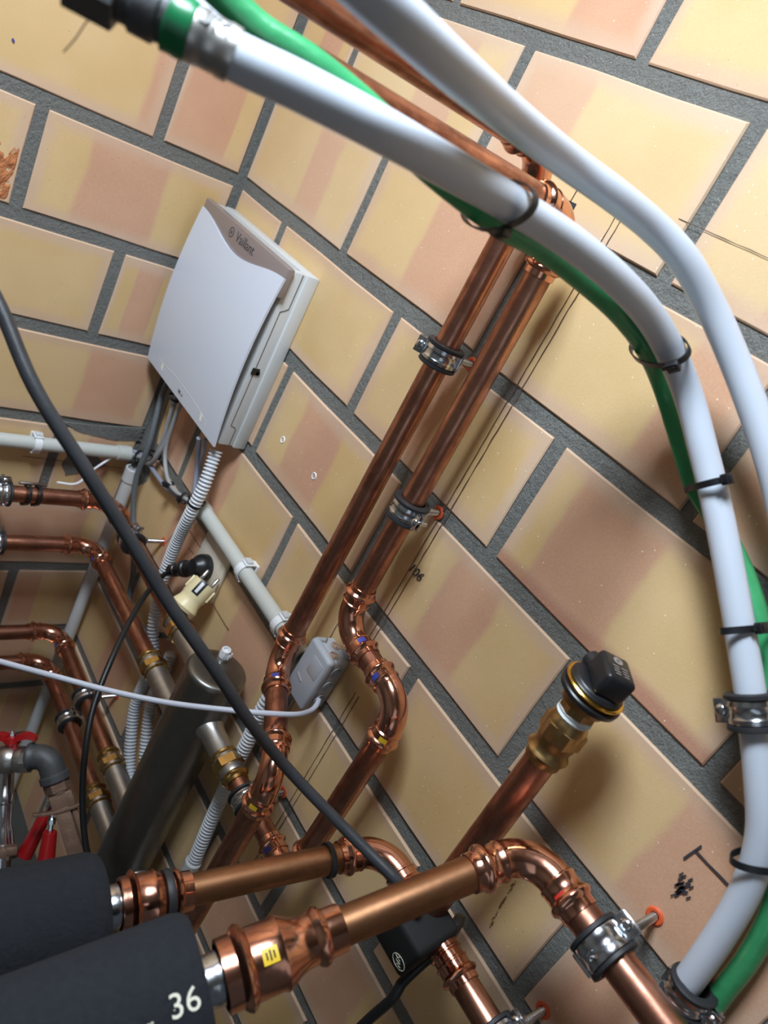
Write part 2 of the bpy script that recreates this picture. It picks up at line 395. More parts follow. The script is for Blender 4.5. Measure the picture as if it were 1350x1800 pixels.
def pipe_clamp(C, ax, wall_dir, r, dist, label, lug=None, w_=.020, plug=True, cat='pipe clamp', group=None, text=None, rod_off=0.0):
    """two-screw rubber lined clamp with threaded rod into the wall"""
    C, ax, wd = V(C), V(ax).normalized(), V(wall_dir).normalized()
    wd = (wd - ax*ax.dot(wd)).normalized()
    t = thing('pipe_clamp', label, cat, group, C + wd*dist)
    r = r + .0008
    bm = bmesh.new(); h = w_/2+.003
    lathe(bm, C, ax, [(-h, r), (-h, r+.0056), (-h+.001, r+.0072), (-h+.0040, r+.0070), (-h+.0046, r+.003), (h-.0046, r+.003), (h-.0040, r+.0070), (h-.001, r+.0072), (h, r+.0056), (h, r), (-h, r)], 32, wd, cap=False)
    fin('rubber_lining', bm, 'rubber', t)
    h = w_/2-.0022
    bm = bmesh.new(); lathe(bm, C, ax, [(-h, r+.0030), (-h, r+.0052), (-h*.55, r+.0060), (-h*.3, r+.0047), (h*.3, r+.0047), (h*.55, r+.0060), (h, r+.0052), (h, r+.0030), (-h, r+.003)], 36, wd, cap=False)
    band = fin('band', bm, 'zinc', t)
    side = ax.cross(wd).normalized() if lug is None else V(lug)
    side = (side - ax*ax.dot(side)).normalized()
    sd = side; up_ = ax.cross(sd); c = C + sd*(r+.0095)
    bm = bmesh.new()
    for q in (-1, 1): box(bm, c + up_*q*.0028, (.013, .0018, w_*.86), axes(sd, up_, ax), .0005)
    fin('flange', bm, 'zinc', t)
    bm = bmesh.new(); s = 1 if up_.dot(wd) < 0 else -1
    lathe(bm, c + sd*.001 - up_*s*.013, up_*s, [(0, .0026), (.015, .0026), (.015, .0052), (.0165, .0055), (.0185, .0042), (.0192, .002)], 14)
    fin('screw', bm, 'zinc', t)
    bm = bmesh.new(); box(bm, C - sd*(r+.0062), (.005, .010, w_*.86), axes(sd, up_, ax), .0015); fin('hinge', bm, 'zinc', t)
    if text:
        d0 = -wd; tx = text_bm(text, .009, .0003, C + d0*(r+.0058), ax.cross(d0), ax, 'zinc', 'stamped_size', band)
    # boss nut and threaded rod
    bm = bmesh.new(); prism(bm, C + wd*(r+.0045), wd, .0068, .008, 6, ax, .08); fin('nut', bm, 'zinc', t, ang=20)
    bm = bmesh.new(); L = dist-(r+.012); n = max(6, int(L/.0012)); c0 = C + wd*(r+.012)
    if L > .004:
        lathe(bm, c0, wd, [(L*i/n, .0036 + (.0005 if i % 2 else 0)) for i in range(n+1)], 14); fin('threaded_rod', bm, 'zinc', t)
    if plug:
        bm = bmesh.new(); lathe(bm, C + wd*(dist+.001), -wd, [(0, .0045), (0, .0080), (.0016, .0084), (.0026, .0070), (.0022, .0045), (0, .0045)], 20, cap=False); fin('wall_plug', bm, 'orange', t)
    return t
def cable(name, pts, r, mat, label, cat='cable', group=None, segs=12, step=.006, flat=None, tw=0):
    bm = bmesh.new(); q = spline(pts, step); sweep(bm, q, r, segs, flat=flat)
    return tag(fin(name, bm, mat), label, cat, group)
def corrugated(name, pts, r, label, mat='corr', pitch=.0060):
    q = spline(pts, .002); L = [0.0]
    for i in range(1, len(q)): L.append(L[-1] + (q[i]-q[i-1]).length)
    st = pitch/6; out, rad, j, k = [], [], 0, 0
    while k*st < L[-1]:
        t = k*st
        while L[j+1] < t: j += 1
        out.append(q[j].lerp(q[j+1], (t-L[j])/max(1e-9, L[j+1]-L[j]))); rad.append(r + (.0016, .0020, .0016, -.0008, -.0018, -.0008)[k % 6]); k += 1
    bm = bmesh.new(); sweep(bm, out, rad, 18); return tag(fin(name, bm, mat, ang=80), label, 'conduit')
def band_loop(bm, c, ax, rx, ry, xdir, width, th, n=32, ra=0.0):
    """flat strap closed round an ellipse"""
    a = V(ax).normalized(); x = V(xdir); x = (x-a*a.dot(x)).normalized(); y = a.cross(x); rings = []
    for k in range(n):
        t = 2*PI*k/n; rr = []
        for s, o in ((-1, 0), (1, 0), (1, th), (-1, th)):
            rr.append(bm.verts.new(V(c) + x*(rx+o)*math.cos(t) + y*(ry+o)*math.sin(t) + a*s*width/2))
        rings.append(rr)
    for k in range(n):
        A, B = rings[k], rings[(k+1) % n]
        for j in range(4): bm.faces.new((A[j], A[(j+1) % 4], B[(j+1) % 4], B[j]))
def cable_tie(c, ax, rx, ry, xdir, label, head=0.0, width=.0045, tail=True, group=None):
    c = V(c); t = thing('cable_tie', label, 'cable tie', group, c)
    bm = bmesh.new(); band_loop(bm, c, ax, rx, ry, xdir, width, .0012); fin('strap', bm, 'black', t)
    a = V(ax).normalized(); x = V(xdir); x = (x-a*a.dot(x)).normalized(); y = a.cross(x)
    vw = V(cam_o.location) - c; head = math.atan2(vw.dot(y)*rx, vw.dot(x)*ry) + head
    p = c + x*(rx+.002)*math.cos(head) + y*(ry+.002)*math.sin(head); d = (x*math.cos(head)/rx + y*math.sin(head)/ry).normalized(); s = a.cross(d)
    bm = bmesh.new(); box(bm, p + d*.0016, (.0062, .0100, .0088), axes(d, s, a), .0008); box(bm, p + d*.0048 , (.0016, .006, .005), axes(d, s, a), .0003)
    if tail: box(bm, p + s*.006 + d*.0012, (.0012, .006, .0040), axes(d, s, a))
    fin('head', bm, 'black', t)
    return t
PATHS = {'c1': [[0.1442, -0.04, 1.27], [0.1286, -0.03, 1.1968], [0.1286, -0.022, 1.1406], [0.1724, -0.02, 1.1115], [0.226, -0.016, 1.1188], [0.2708, -0.014, 1.1371],
        [0.3054, -0.012, 1.1455]],
 'c2': [[0.1227, -0.04, 1.2578], [0.1117, -0.03, 1.1979], [0.1045, -0.022, 1.1428], [0.084, -0.016, 1.1054], [0.0394, -0.016, 1.08], [0.01, -0.036, 1.0718]],
 'c3': [[0.2412, -0.045, 1.2423], [0.228, -0.02, 1.1833], [0.2384, -0.014, 1.1461], [0.258, -0.012, 1.1144]],
 'c4': [[0.012, -0.0378, 1.0753], [0.0395, -0.012, 1.0843], [0.1101, -0.012, 1.0879], [0.1699, -0.01, 1.093], [0.238, -0.01, 1.1175], [0.2892, -0.01, 1.1406]],
 'c5': [[0.1022, -0.035, 1.2471], [0.1098, -0.022, 1.1752], [0.1027, -0.02, 1.1242], [0.0761, -0.014, 1.0895], [0.018, -0.012, 1.0678], [0.02, -0.0374, 1.0657]],
 'c6': [[0.2522, -0.04, 1.2478], [0.2454, -0.03, 1.2153], [0.2285, -0.01, 1.1681], [0.2389, -0.008, 1.1356]],
 'corr1': [[0.2822, -0.035, 1.2467], [0.2993, -0.042, 1.1961], [0.3003, -0.045, 1.1424], [0.2806, -0.034, 1.0718], [0.2741, -0.028, 1.0074], [0.2855, -0.028, 0.9552],
           [0.3061, -0.028, 0.9101], [0.3275, -0.022, 0.8647], [0.338, -0.022, 0.815], [0.3428, -0.022, 0.7581], [0.3711, -0.022, 0.7037], [0.4015, -0.022, 0.6659],
           [0.4583, -0.022, 0.6314]],
 'corr2': [[0.3625, -0.014, 0.8972], [0.3672, -0.014, 0.8497], [0.3703, -0.016, 0.7995], [0.3968, -0.016, 0.7449], [0.4302, -0.016, 0.6977], [0.4854, -0.016, 0.6632]],
 'corr3': [[0.6168, -0.012, 1.1171], [0.6115, -0.016, 1.0803], [0.6148, -0.025, 1.0411], [0.6191, -0.025, 0.9777], [0.6223, -0.025, 0.9042], [0.6301, -0.025, 0.8199],
           [0.6388, -0.025, 0.7454], [0.6387, -0.02, 0.6952]],
 'flext': [[0.9863, -0.3509, 1.187], [0.9947, -0.3261, 1.2048]],
 'flexu': [[0.84, -0.3527, 1.0802], [0.8572, -0.3155, 1.0802]],
 'green': [[0.7245, -0.4555, 1.7749], [0.7388, -0.4328, 1.7669], [0.755, -0.405, 1.765], [0.7694, -0.3771, 1.7605], [0.7864, -0.3473, 1.753], [0.7954, -0.3078, 1.7446],
           [0.8086, -0.2564, 1.7374], [0.8144, -0.2155, 1.7363], [0.8255, -0.1724, 1.7308], [0.8417, -0.127, 1.7212], [0.8528, -0.0823, 1.7058], [0.8648, -0.045, 1.6838],
           [0.892, -0.03, 1.6575], [0.9255, -0.018, 1.6286], [0.9563, -0.015, 1.6153], [0.9869, -0.015, 1.6001], [1.0088, -0.015, 1.588], [1.038, -0.018, 1.5684],
           [1.065, -0.018, 1.5452], [1.1052, -0.016, 1.512], [1.145, -0.016, 1.4618], [1.1752, -0.015, 1.406], [1.1877, -0.014, 1.3583], [1.1938, -0.014, 1.3094],
           [1.2027, -0.014, 1.2541]],
 'hose_t': [[0.9891, -0.3387, 1.1914], [0.9836, -0.3898, 1.1868], [0.9819, -0.4487, 1.1881], [0.9849, -0.5055, 1.1986]],
 'hose_u': [[0.8486, -0.3452, 1.0927], [0.8558, -0.3911, 1.1031], [0.8693, -0.4449, 1.128], [0.8865, -0.5002, 1.1575]],
 'k1': [[0.5656, -0.5031, 1.5454], [0.6066, -0.4816, 1.5189], [0.6551, -0.4591, 1.4821], [0.6925, -0.4182, 1.4377], [0.7187, -0.3817, 1.3986], [0.7552, -0.338, 1.3507],
        [0.7904, -0.2911, 1.3047], [0.8157, -0.2483, 1.2604], [0.8386, -0.2019, 1.2185], [0.886, -0.1624, 1.1951], [0.9319, -0.1369, 1.1864], [0.9659, -0.123, 1.1846],
        [0.987, -0.0998, 1.1651]],
 'k2': [[0.3001, -0.0365, 1.0248], [0.3339, -0.0762, 1.0298], [0.3921, -0.1285, 1.0255], [0.4619, -0.1798, 1.0047], [0.5155, -0.2124, 0.9654], [0.5578, -0.2253, 0.9275],
        [0.5907, -0.224, 0.8778], [0.6276, -0.2174, 0.8314], [0.6596, -0.2064, 0.8003], [0.6957, -0.19, 0.7725]],
 'k3': [[0.5141, -0.3858, 1.0725], [0.5368, -0.3619, 1.079], [0.5809, -0.3144, 1.0935], [0.6214, -0.2646, 1.1048], [0.6601, -0.2146, 1.1195], [0.6962, -0.1643, 1.1386],
        [0.7173, -0.1251, 1.1491], [0.7225, -0.0855, 1.1465], [0.7096, -0.0494, 1.1331], [0.7008, -0.0333, 1.1316], [0.6924, -0.0246, 1.1319]],
 'k4': [[0.0463, -0.02, 1.2524], [0.047, -0.022, 1.2069], [0.0794, -0.03, 1.1316], [0.0818, -0.03, 1.0605], [0.1, -0.022, 0.9988], [0.1332, -0.015, 0.9532],
        [0.1625, -0.012, 0.904], [0.1878, -0.012, 0.8581], [0.2544, -0.012, 0.8587], [0.3245, -0.012, 0.9041], [0.3757, -0.012, 0.9597]],
 'k5': [[1.007, -0.1, 0.9092], [1.0134, -0.095, 1.0057], [1.0182, -0.09, 1.0572], [1.0144, -0.085, 1.0727], [1.0139, -0.075, 1.0954], [1.0134, -0.06, 1.1106]],
 'probe': [[0.02, -0.0569, 1.0593], [0.03, -0.0849, 1.0375], [0.066, -0.1231, 1.027], [0.068, -0.1577, 1.0268]],
 'spots': {'A0': [0.3727, -0.2311, 0.746],
           'bar1': [0.4737, -0.1703, 0.6942],
           'bar2': [0.5413, -0.1424, 0.6372],
           'black': [0.9913, -0.075, 1.1226],
           'cclamp': [0.2467, -0.06, 0.6858],
           'chip': [0.0, -0.3351, 1.4812],
           'clampLA': [0.08, -0.2458, 1.0318],
           'clampLB': [0.08, -0.2229, 0.9141],
           'clip1': [0.441, -0.015, 1.1622],
           'clip2': [0.5548, -0.015, 1.1491],
           'clipL': [0.02, -0.1908, 1.0834],
           'cr1': [0.3902, -0.0312, 1.0722],
           'cr2': [0.4003, -0.0574, 1.0355],
           'crack0': [1.012, 0.0, 1.2001],
           'crack1': [1.019, 0.0, 1.1369],
           'elb': [0.415, -0.1926, 0.7473],
           'elb2': [0.4525, -0.1768, 0.7162],
           'flg': [0.4682, -0.2261, 0.6043],
           'h1a': [0.456, -0.1774, 0.6581],
           'h1b': [0.475, -0.1959, 0.5955],
           'h2a': [0.4994, -0.1867, 0.6761],
           'h2b': [0.525, -0.1884, 0.6328],
           'logo0': [0.1258, -0.06, 1.5362],
           'logo1': [0.1971, -0.06, 1.5369],
           'lug': [0.4683, -0.1553, 0.7295],
           'lug1': [1.1638, -0.03, 1.2809],
           'mouse': [1.1198, 0.0, 1.3421],
           'p0': [0.3517, -0.2206, 0.6947],
           'p1': [0.3935, -0.2288, 0.6659],
           'p2': [0.4552, -0.223, 0.5789],
           'pin1': [0.3829, -0.0372, 1.0729],
           'pin2': [0.3995, -0.0249, 1.0686],
           'plugA': [0.6926, 0.0, 0.9444],
           'purple': [0.0, -0.3646, 1.6399],
           'ring_g1': [0.1525, -0.015, 1.096],
           'smear': [0.7908, -0.0, 1.7029],
           'sock': [0.352, 0.0, 1.0699],
           'tieA1': [0.08, -0.2042, 1.0218],
           'tieA2': [0.08, -0.1837, 1.024],
           'v1': [0.092, -0.062, 1.2695],
           'v2': [0.2472, -0.062, 1.2711],
           'valveL': [0.3768, -0.248, 0.7096],
           'valveR': [0.4037, -0.2113, 0.7322],
           'ventp': [0.5154, -0.0432, 1.0366],
           'vr': [0.1628, -0.062, 1.2731]},
 'w1': [[0.777, -0.4865, 1.7531], [0.7936, -0.4698, 1.7489], [0.8142, -0.4401, 1.7508], [0.8289, -0.4002, 1.7519], [0.8317, -0.344, 1.7517], [0.8312, -0.2781, 1.7508],
        [0.8405, -0.222, 1.748], [0.8535, -0.164, 1.7401], [0.8667, -0.1101, 1.7246], [0.8899, -0.062, 1.6945], [0.9306, -0.048, 1.6568], [0.9665, -0.045, 1.6262],
        [1.0011, -0.045, 1.5959], [1.0402, -0.045, 1.56], [1.0805, -0.045, 1.5215], [1.1171, -0.042, 1.4807], [1.1401, -0.038, 1.4495], [1.1556, -0.034, 1.4109],
        [1.1655, -0.032, 1.3632], [1.1746, -0.03, 1.2949], [1.1824, -0.028, 1.2224]],
 'w2': [[0.8488, -0.4606, 1.8015], [0.8555, -0.428, 1.7971], [0.8477, -0.3788, 1.7937], [0.8201, -0.3019, 1.7931], [0.8089, -0.2256, 1.7914], [0.8204, -0.179, 1.7889],
        [0.8348, -0.1368, 1.7841], [0.8542, -0.1087, 1.7751], [0.8792, -0.08, 1.7554], [0.9103, -0.062, 1.7312], [0.9433, -0.052, 1.7063], [0.9723, -0.047, 1.6839],
        [1.006, -0.043, 1.655], [1.0405, -0.04, 1.6225]]}# ------------------------------------------------------------------ the room
S, Z0, JH = .16, 1.908, .0102
def shell(name, lo, hi, mat):
    bm = bmesh.new(); lo, hi = V(lo), V(hi); box(bm, (lo+hi)/2, hi-lo); o = fin(name, bm, mat, smooth=False); o['kind'] = 'structure'; return o
wall_r = shell('wall_right', (-.003, .003, 0), (2.6, .14, 2.56), 'mortar')
wall_l = shell('wall_left', (-.14, -2.3, 0), (-.003, .14, 2.56), 'mortar')
shell('floor', (-.14, -2.3, -.1), (2.6, .14, 0), 'concrete')
shell('ceiling', (-.14, -2.3, 2.56), (2.6, .14, 2.66), 'plaster')
shell('wall_back', (-.14, -2.44, 0), (2.6, -2.3, 2.56), 'plaster')

JR = {0: [.003, .319, .623, .928, 1.233, 1.537, 1.841], 1: [.003, .158, .473, .776, 1.080, 1.384, 1.688]}
JL = {0: [0, -.1495, -.454, -.758, -1.062], 1: [0, -.311, -.615, -.919, -1.223]}
# bands: where the pink firing band starts and ends along the brick (0..1), look: paleness, chip, burnt lower rim
BR = {(0, 3): (.30, .58), (0, 4): (-.1, .12), (1, 1): (.5, .75), (1, 2): (-.1, .35), (1, 3): (.30, .80), (1, 4): (-.1, .25), (2, 0): (.48, .70), (2, 1): (.42, 1.1), (2, 2): (.72, 1.1), (2, 3): (.0, .3),
      (3, 0): (1.2, 1.3), (3, 1): (1.2, 1.3), (3, 2): (.30, .46), (3, 3): (.12, .50), (4, 0): (.2, .8), (4, 1): (.20, .55), (4, 2): (.38, .64), (4, 3): (.48, .98), (5, 0): (.5, 1.1), (5, 1): (-.1, .45), (5, 2): (1.2, 1.3),
      (5, 3): (1.2, 1.3), (5, 4): (-.1, .9), (6, 1): (.4, .8), (6, 2): (1.2, 1.3), (6, 3): (.5, .9), (1, 0): (.4, .8)}
BL = {(2, 1): (.88, 1.2), (2, 0): (-.1, .72), (3, 1): (-.1, .3), (3, 0): (.20, .62), (4, 1): (-.1, .08), (4, 0): (.2, .55), (5, 0): (.52, .90), (6, 0): (.3, .7), (2, 2): (.3, .8)}
LOOK = {('L', 3, 1): (0, 1, 0), ('R', 3, 3): (0, 0, 1), ('R', 0, 3): (.35, 0, 0), ('R', 1, 3): (.25, 0, .2), ('R', 2, 0): (.3, 0, 0), ('R', 1, 2): (.3, 0, 0), ('R', 1, 1): (.3, 0, 0), ('R', 1, 4): (.25, 0, 0)}
def brick(side, row, i, a, b):
    z1 = Z0 - (row-1)*S - JH; z0 = Z0 - row*S + JH
    sw = .0038; L = b - a - .0; jt = lambda m=.0013: random.uniform(-m, m)
    # face corners, slightly out of square, bevelled arris, embedded body
    pts = [(a+jt(), z0+jt()), (b+jt(), z0+jt()), (b+jt(), z1+jt()), (a+jt(), z1+jt())]
    cx, cz = (a+b)/2, (z0+z1)/2; tilt = jt(.0006)
    bm = bmesh.new(); uvl = bm.loops.layers.uv.new('uv')
    def put(u, dep, z): return bm.verts.new((u-cx, dep, z-cz) if side == 'R' else (-dep, u-cx, z-cz))
    # outline with extra points so that long edges wander
    out = []
    for q in range(4):
        p, n = pts[q], pts[(q+1) % 4]; out.append(p)
        ln = abs(p[0]-n[0]) + abs(p[1]-n[1]); m = 3 if ln > .2 else 2
        for j in range(1, m):
            f = j/m; out.append((p[0]+(n[0]-p[0])*f + jt(.0011), p[1]+(n[1]-p[1])*f + jt(.0011)))
    ins = [(u + (.0016 if u < cx-L*.3 else -.0016 if u > cx+L*.3 else 0), z + (.0016 if z < cz-.05 else -.0016 if z > cz+.05 else 0)) for u, z in out]
    F = [put(u, tilt, z) for u, z in ins]; E = [put(u, .0016, z) for u, z in out]; B = [put(u, .012, z) for u, z in out]
    n = len(F); bm.faces.new(F)
    for q in range(n):
        r = (q+1) % n; bm.faces.new((F[q], F[r], E[r], E[q])); bm.faces.new((E[q], E[r], B[r], B[q]))
    for f in bm.faces:
        for lp in f.loops:
            co = lp.vert.co; u = (co.x if side == 'R' else co.y)
            lp[uvl].uv = (u/L+.5, co.z/(z1-z0)+.5)
    o = fin('brick', bm, 'brick', wall_r if side == 'R' else wall_l, smooth=False)
    o.location = (cx, 0, cz) if side == 'R' else (0, cx, cz)
    k = (row, i); tb = BR if side == 'R' else BL
    lo, hi = tb.get(k, random.choice([(.2, .6), (.45, .8), (1.2, 1.3), (.6, 1.1), (-.1, .35), (.25, .85)]))
    o['bands'] = [float(lo), float(hi), random.random()]
    o['look'] = [float(x) for x in LOOK.get((side, row, i), (0, 0, 0))]
for row in range(-3, 12):
    par = row % 2
    js = JR[par]
    for i in range(len(js)-1): brick('R', row, i, js[i]+(.006 if i == 0 else .0088), js[i+1]-.0088)
    js = JL[par]
    for i in range(len(js)-1): brick('L', row, i, js[i+1]+.0088, js[i]-(.011 if i == 0 else .0088))

def mark(pts, wd, mat, name, side='R', wob=.0, parent=None):
    """thin drawn line on the wall face, pts = (along, z)"""
    bm = bmesh.new(); q = []
    for (a0, z0), (a1, z1) in zip(pts[:-1], pts[1:]):
        n = max(1, int(math.hypot(a1-a0, z1-z0)/.012))
        for k in range(n): q.append((a0+(a1-a0)*k/n + random.uniform(-wob, wob), z0+(z1-z0)*k/n + random.uniform(-wob, wob)))
    q.append(pts[-1]); prev = None
    for i, (a, z) in enumerate(q):
        j = min(i+1, len(q)-1); h = max(j-1, 0); d = V((q[j][0]-q[h][0], q[j][1]-q[h][1])).normalized(); nx, nz = -d.y*wd/2*random.uniform(.7, 1.3), d.x*wd/2*random.uniform(.7, 1.3)
        mk = lambda u, zz: bm.verts.new((u, -.0010, zz)) if side == 'R' else bm.verts.new((.0010, u, zz))
        cur = (mk(a+nx, z+nz), mk(a-nx, z-nz))
        if prev: bm.faces.new((prev[0], prev[1], cur[1], cur[0]))
        prev = cur
    return fin(name, bm, mat, parent or wall_r, smooth=False)
for x in (.6935, .7015): mark([(x, 1.80), (x+.0002, 1.45), (x-.0002, 1.24)], .0011, 'pencil', 'pencil_line', wob=.0004)
mark([(.6335, 1.81), (.6335, 1.55)], .0011, 'pencil', 'pencil_line', wob=.0004)
mark([(.638, 1.24), (.638, 1.05)], .0011, 'pencil', 'pencil_line', wob=.0004)
for x in (.719, .727): mark([(x, 1.17), (x, .80)], .0011, 'pencil', 'pencil_line', wob=.0004)
mark([(.757, 1.8085), (.86, 1.810)], .0008, 'pencil', 'pencil_line', wob=.0003)
for k in range(5): mark([(.6245, 1.775+k*.0012), (.6425, 1.7755+k*.0012)], .0013, 'ink', 'marker_dash', wob=.0005)
mark([(1.107, 1.3645), (1.1105, 1.386)], .0024, 'ink', 'marker_dash', wob=.0004)
mark([(1.110, 1.3785), (1.160, 1.3795)], .0020, 'ink', 'marker_dash', wob=.0003)
for k in range(26):
    x, z = 1.1195 + random.gauss(0, .0035), 1.343 + random.gauss(0, .0065); mark([(x, z), (x+.0015, z+.005)], .0016, 'ink', 'ink_smudge', wob=.0003)
mark([(1.189, 1.273), (1.203, 1.262)], .0022, 'ink', 'ink_smudge', wob=.0004)
for k in range(15):
    f = k/15; x, z = 1.012 + .0085*f + random.uniform(-.0008, .0008), 1.2 - .064*f
    if k in (4, 9): continue
    mark([(x, z), (x+.0006+random.uniform(-.001, .001), z-.003), (x+.0005, z-.0048)], random.uniform(.0006, .0022), 'crack', 'crack', wob=.0003)
mark([(.27, 1.05), (.29, 1.052)], .001, 'ink', 'pencil_line')
mark([(.25, 1.0725), (.305, 1.0735)], .0012, 'pencil', 'pencil_line', wob=.0003)
mark([(.391, 1.030), (.452, 1.0305)], .0013, 'pencil', 'pencil_line', wob=.0003)
mark([(.20, .998), (.218, 1.05)], .0009, 'pencil', 'pencil_line', wob=.0003)
mark([(-.20, 1.031), (-.02, 1.029)], .0010, 'ink', 'pencil_line', 'L', parent=wall_l)
mark([(-.366, 1.641), (-.363, 1.638)], .003, 'blue', 'ink_dot', 'L', parent=wall_l)
t = text_bm('106', .017, .0002, (.7035, -.0012, 1.3515), (1, 0, .05), (0, 0, 1), 'ink', 'number_marking', wall_r, shear=.3)

def smear(pts, side, mat, name, wall, off=.0012):
    bm = bmesh.new(); cx = sum(p[0] for p in pts)/len(pts); cz = sum(p[1] for p in pts)/len(pts); N = 48; ring, inner = [], []
    tot = len(pts)
    for k in range(N):
        f = k/N*tot; i = int(f); t = f-i; a, b = pts[i], pts[(i+1) % tot]; u, z = a[0]+(b[0]-a[0])*t, a[1]+(b[1]-a[1])*t
        j = 1 + random.uniform(-.05, .05); u = cx+(u-cx)*j; z = cz+(z-cz)*j; fn = lambda uu, zz, d: (uu, -d, zz) if side == 'R' else (d, uu, zz)
        ring.append(bm.verts.new(fn(u, z, -.001))); inner.append(bm.verts.new(fn(cx+(u-cx)*.94, cz+(z-cz)*.94, off+random.uniform(0, .0008))))
    for k in range(N): bm.faces.new((ring[k], ring[(k+1) % N], inner[(k+1) % N], inner[k]))
    bm.faces.new(inner); return fin(name, bm, mat, wall)
smear([(-.155, 1.108), (-.08, 1.112), (-.004, 1.120), (-.004, 1.092), (-.05, 1.085), (-.12, 1.092)], 'L', 'mortar', 'cement_smear', wall_l)
smear([(-.125, 1.050), (-.075, 1.052), (-.05, 1.03), (-.085, 1.012), (-.118, 1.000), (-.13, 1.022)], 'L', 'mortar', 'cement_smear', wall_l)
smear([(.006, 1.26), (.034, 1.26), (.036, 1.20), (.044, 1.14), (.060, 1.10), (.07, 1.05), (.045, 1.01), (.012, 1.0), (.006, 1.1)], 'R', 'mortar', 'cement_smear', wall_r)
bm = bmesh.new(); N1, N2 = 22, 26; G_ = []
for i in range(N1+1):
    row = []
    for j in range(N2+1):
        y = -.372 + .048*i/N1; z = 1.4405 + .070*j/N2 - .008*math.sin(i*.55)*(j/N2); e = min(i, N1-i, j, N2-j)
        row.append(bm.verts.new((-.001 + (0 if e == 0 else .0012 + .0030*noise.noise(V((y*90, z*90, 1))) + .0016*noise.noise(V((y*300, z*300, 4)))), y, z)))
    G_.append(row)
for i in range(N1):
    for j in range(N2): bm.faces.new((G_[i][j], G_[i+1][j], G_[i+1][j+1], G_[i][j+1]))
fin('broken_patch', bm, 'broken', wall_l, smooth=False)
# ceiling light
lf = thing('ceiling_light', 'flat white ceiling light panel over the pipework', 'lamp', None, (.74, -.72, 2.56))
bm = bmesh.new(); box(bm, (.74, -.72, 2.545), (.48, .36, .03), bev=.004); fin('housing', bm, 'white', lf)
bm = bmesh.new(); box(bm, (.74, -.72, 2.527), (.42, .30, .006)); fin('diffuser', bm, 'lamp', lf)

# ------------------------------------------------------------------ copper runs
g = 'copper_pipe_run'
XZ = (0, 0, 1)
# upper pair of risers (long vertical pipes with the two top elbows towards the viewer)
v1 = thing(g, 'left of the two tall parallel copper pipes, its top elbow partly hidden', 'pipe', None, (.79, -.147, .25))
run([(.622, -1.25, 1.808), (.622, -.05, 1.808), (.622, -.05, 1.13), (.786, -.143, 1.13), (.786, -.143, .25)], v1, marks={1: [('blue', 0, (1, 0, -.5))], 2: [('blue', 1, (.3, -.6, .7))], 3: [('yellow', 1, (.6, -1, .2))]})
v2 = thing(g, 'right of the two tall parallel copper pipes, with the S-bend below its clamp', 'pipe', None, (.82, -.055, .955))
run([(.686, -1.25, 1.765), (.686, -.05, 1.765), (.688, -.05, 1.257), (.820, -.05, 1.257), (.820, -.056, .958), (.61, -.06, .958)], v2, marks={2: [('blue', 1, (.2, -.5, 1))], 3: [('blue', 0, (0, -1, .3)), ('yellow', 1, (.8, -1, 0))], 4: [('blue', 1, (0, -1, .4))]})
brass_adapter((.672, -.06, .958), (-1, 0, 0), RP, v2)
# four pipes from the left wall into the separator
LP = [('A', .080, 1.005, 'topmost copper pipe into the steel cylinder, with a strapped-on temperature probe', .425, 1.006),
      ('B', .080, .905, 'second highest copper pipe on the left, joining the steel cylinder beside its top', .405, .905),
      ('C', .068, .685, 'third copper pipe from the top at the left edge', .41, .685),
      ('D', .062, .600, 'lowest of the four copper pipes at the left edge', .415, .600)]
for nm, x, z, lab, xe, _ in LP:
    t = thing(g, lab, 'pipe', None, (x, -.06, z))
    run([(x, -.95, z), (x, -.06, z), (xe-.03, -.06, z)], t, marks={1: [('blue', 1, (.3, -1, 0)), ]})
    brass_adapter((xe-.035, -.06, z), (1, 0, 0), RP, t, .042, 'brass')
# upper thick run: insulated flex pipe -> reducer -> elbow -> along the wall
UC, UE = V((.9076, -.07, 1.1387)), V((.8703, -.2792, 1.0999))
ud = (UC-UE).normalized()
RT = .0145
t = thing(g, 'copper pipe from the upper insulated hose, bending behind the larger front pipe', 'pipe', None, UC)
run([UE - ud*.010, UC, (1.012, -.07, 1.1360)], t, r=RT, rb=.036, mat='copper_dull', marks={1: [('blue', 0, (.6, -.4, -.6))]})
reducer(UE - ud*.056, ud, RT, .0205, t, .82)
bm = bmesh.new(); lathe(bm, UE - ud*.0135, ud, [(-.003, .0165), (-.0035, .0225), (0, .0236), (.0035, .0225), (.003, .0165)], 28, cap=False); fin('press_ring_gap', bm, 'rubber', t)
bm = bmesh.new(); lathe(bm, UC - ud*.066, ud, [(-.0025, RT), (-.0025, RT+.003), (.0025, RT+.003), (.0025, RT)], 28, cap=False); fin('rubber_ring', bm, 'rubber', t)
run([(1.01, -.07, 1.133), (1.9, -.07, 1.133)], t, r=RP, rb=.034)
coupling((1.030, -.07, 1.133), (1, 0, 0), RP, t, .028)
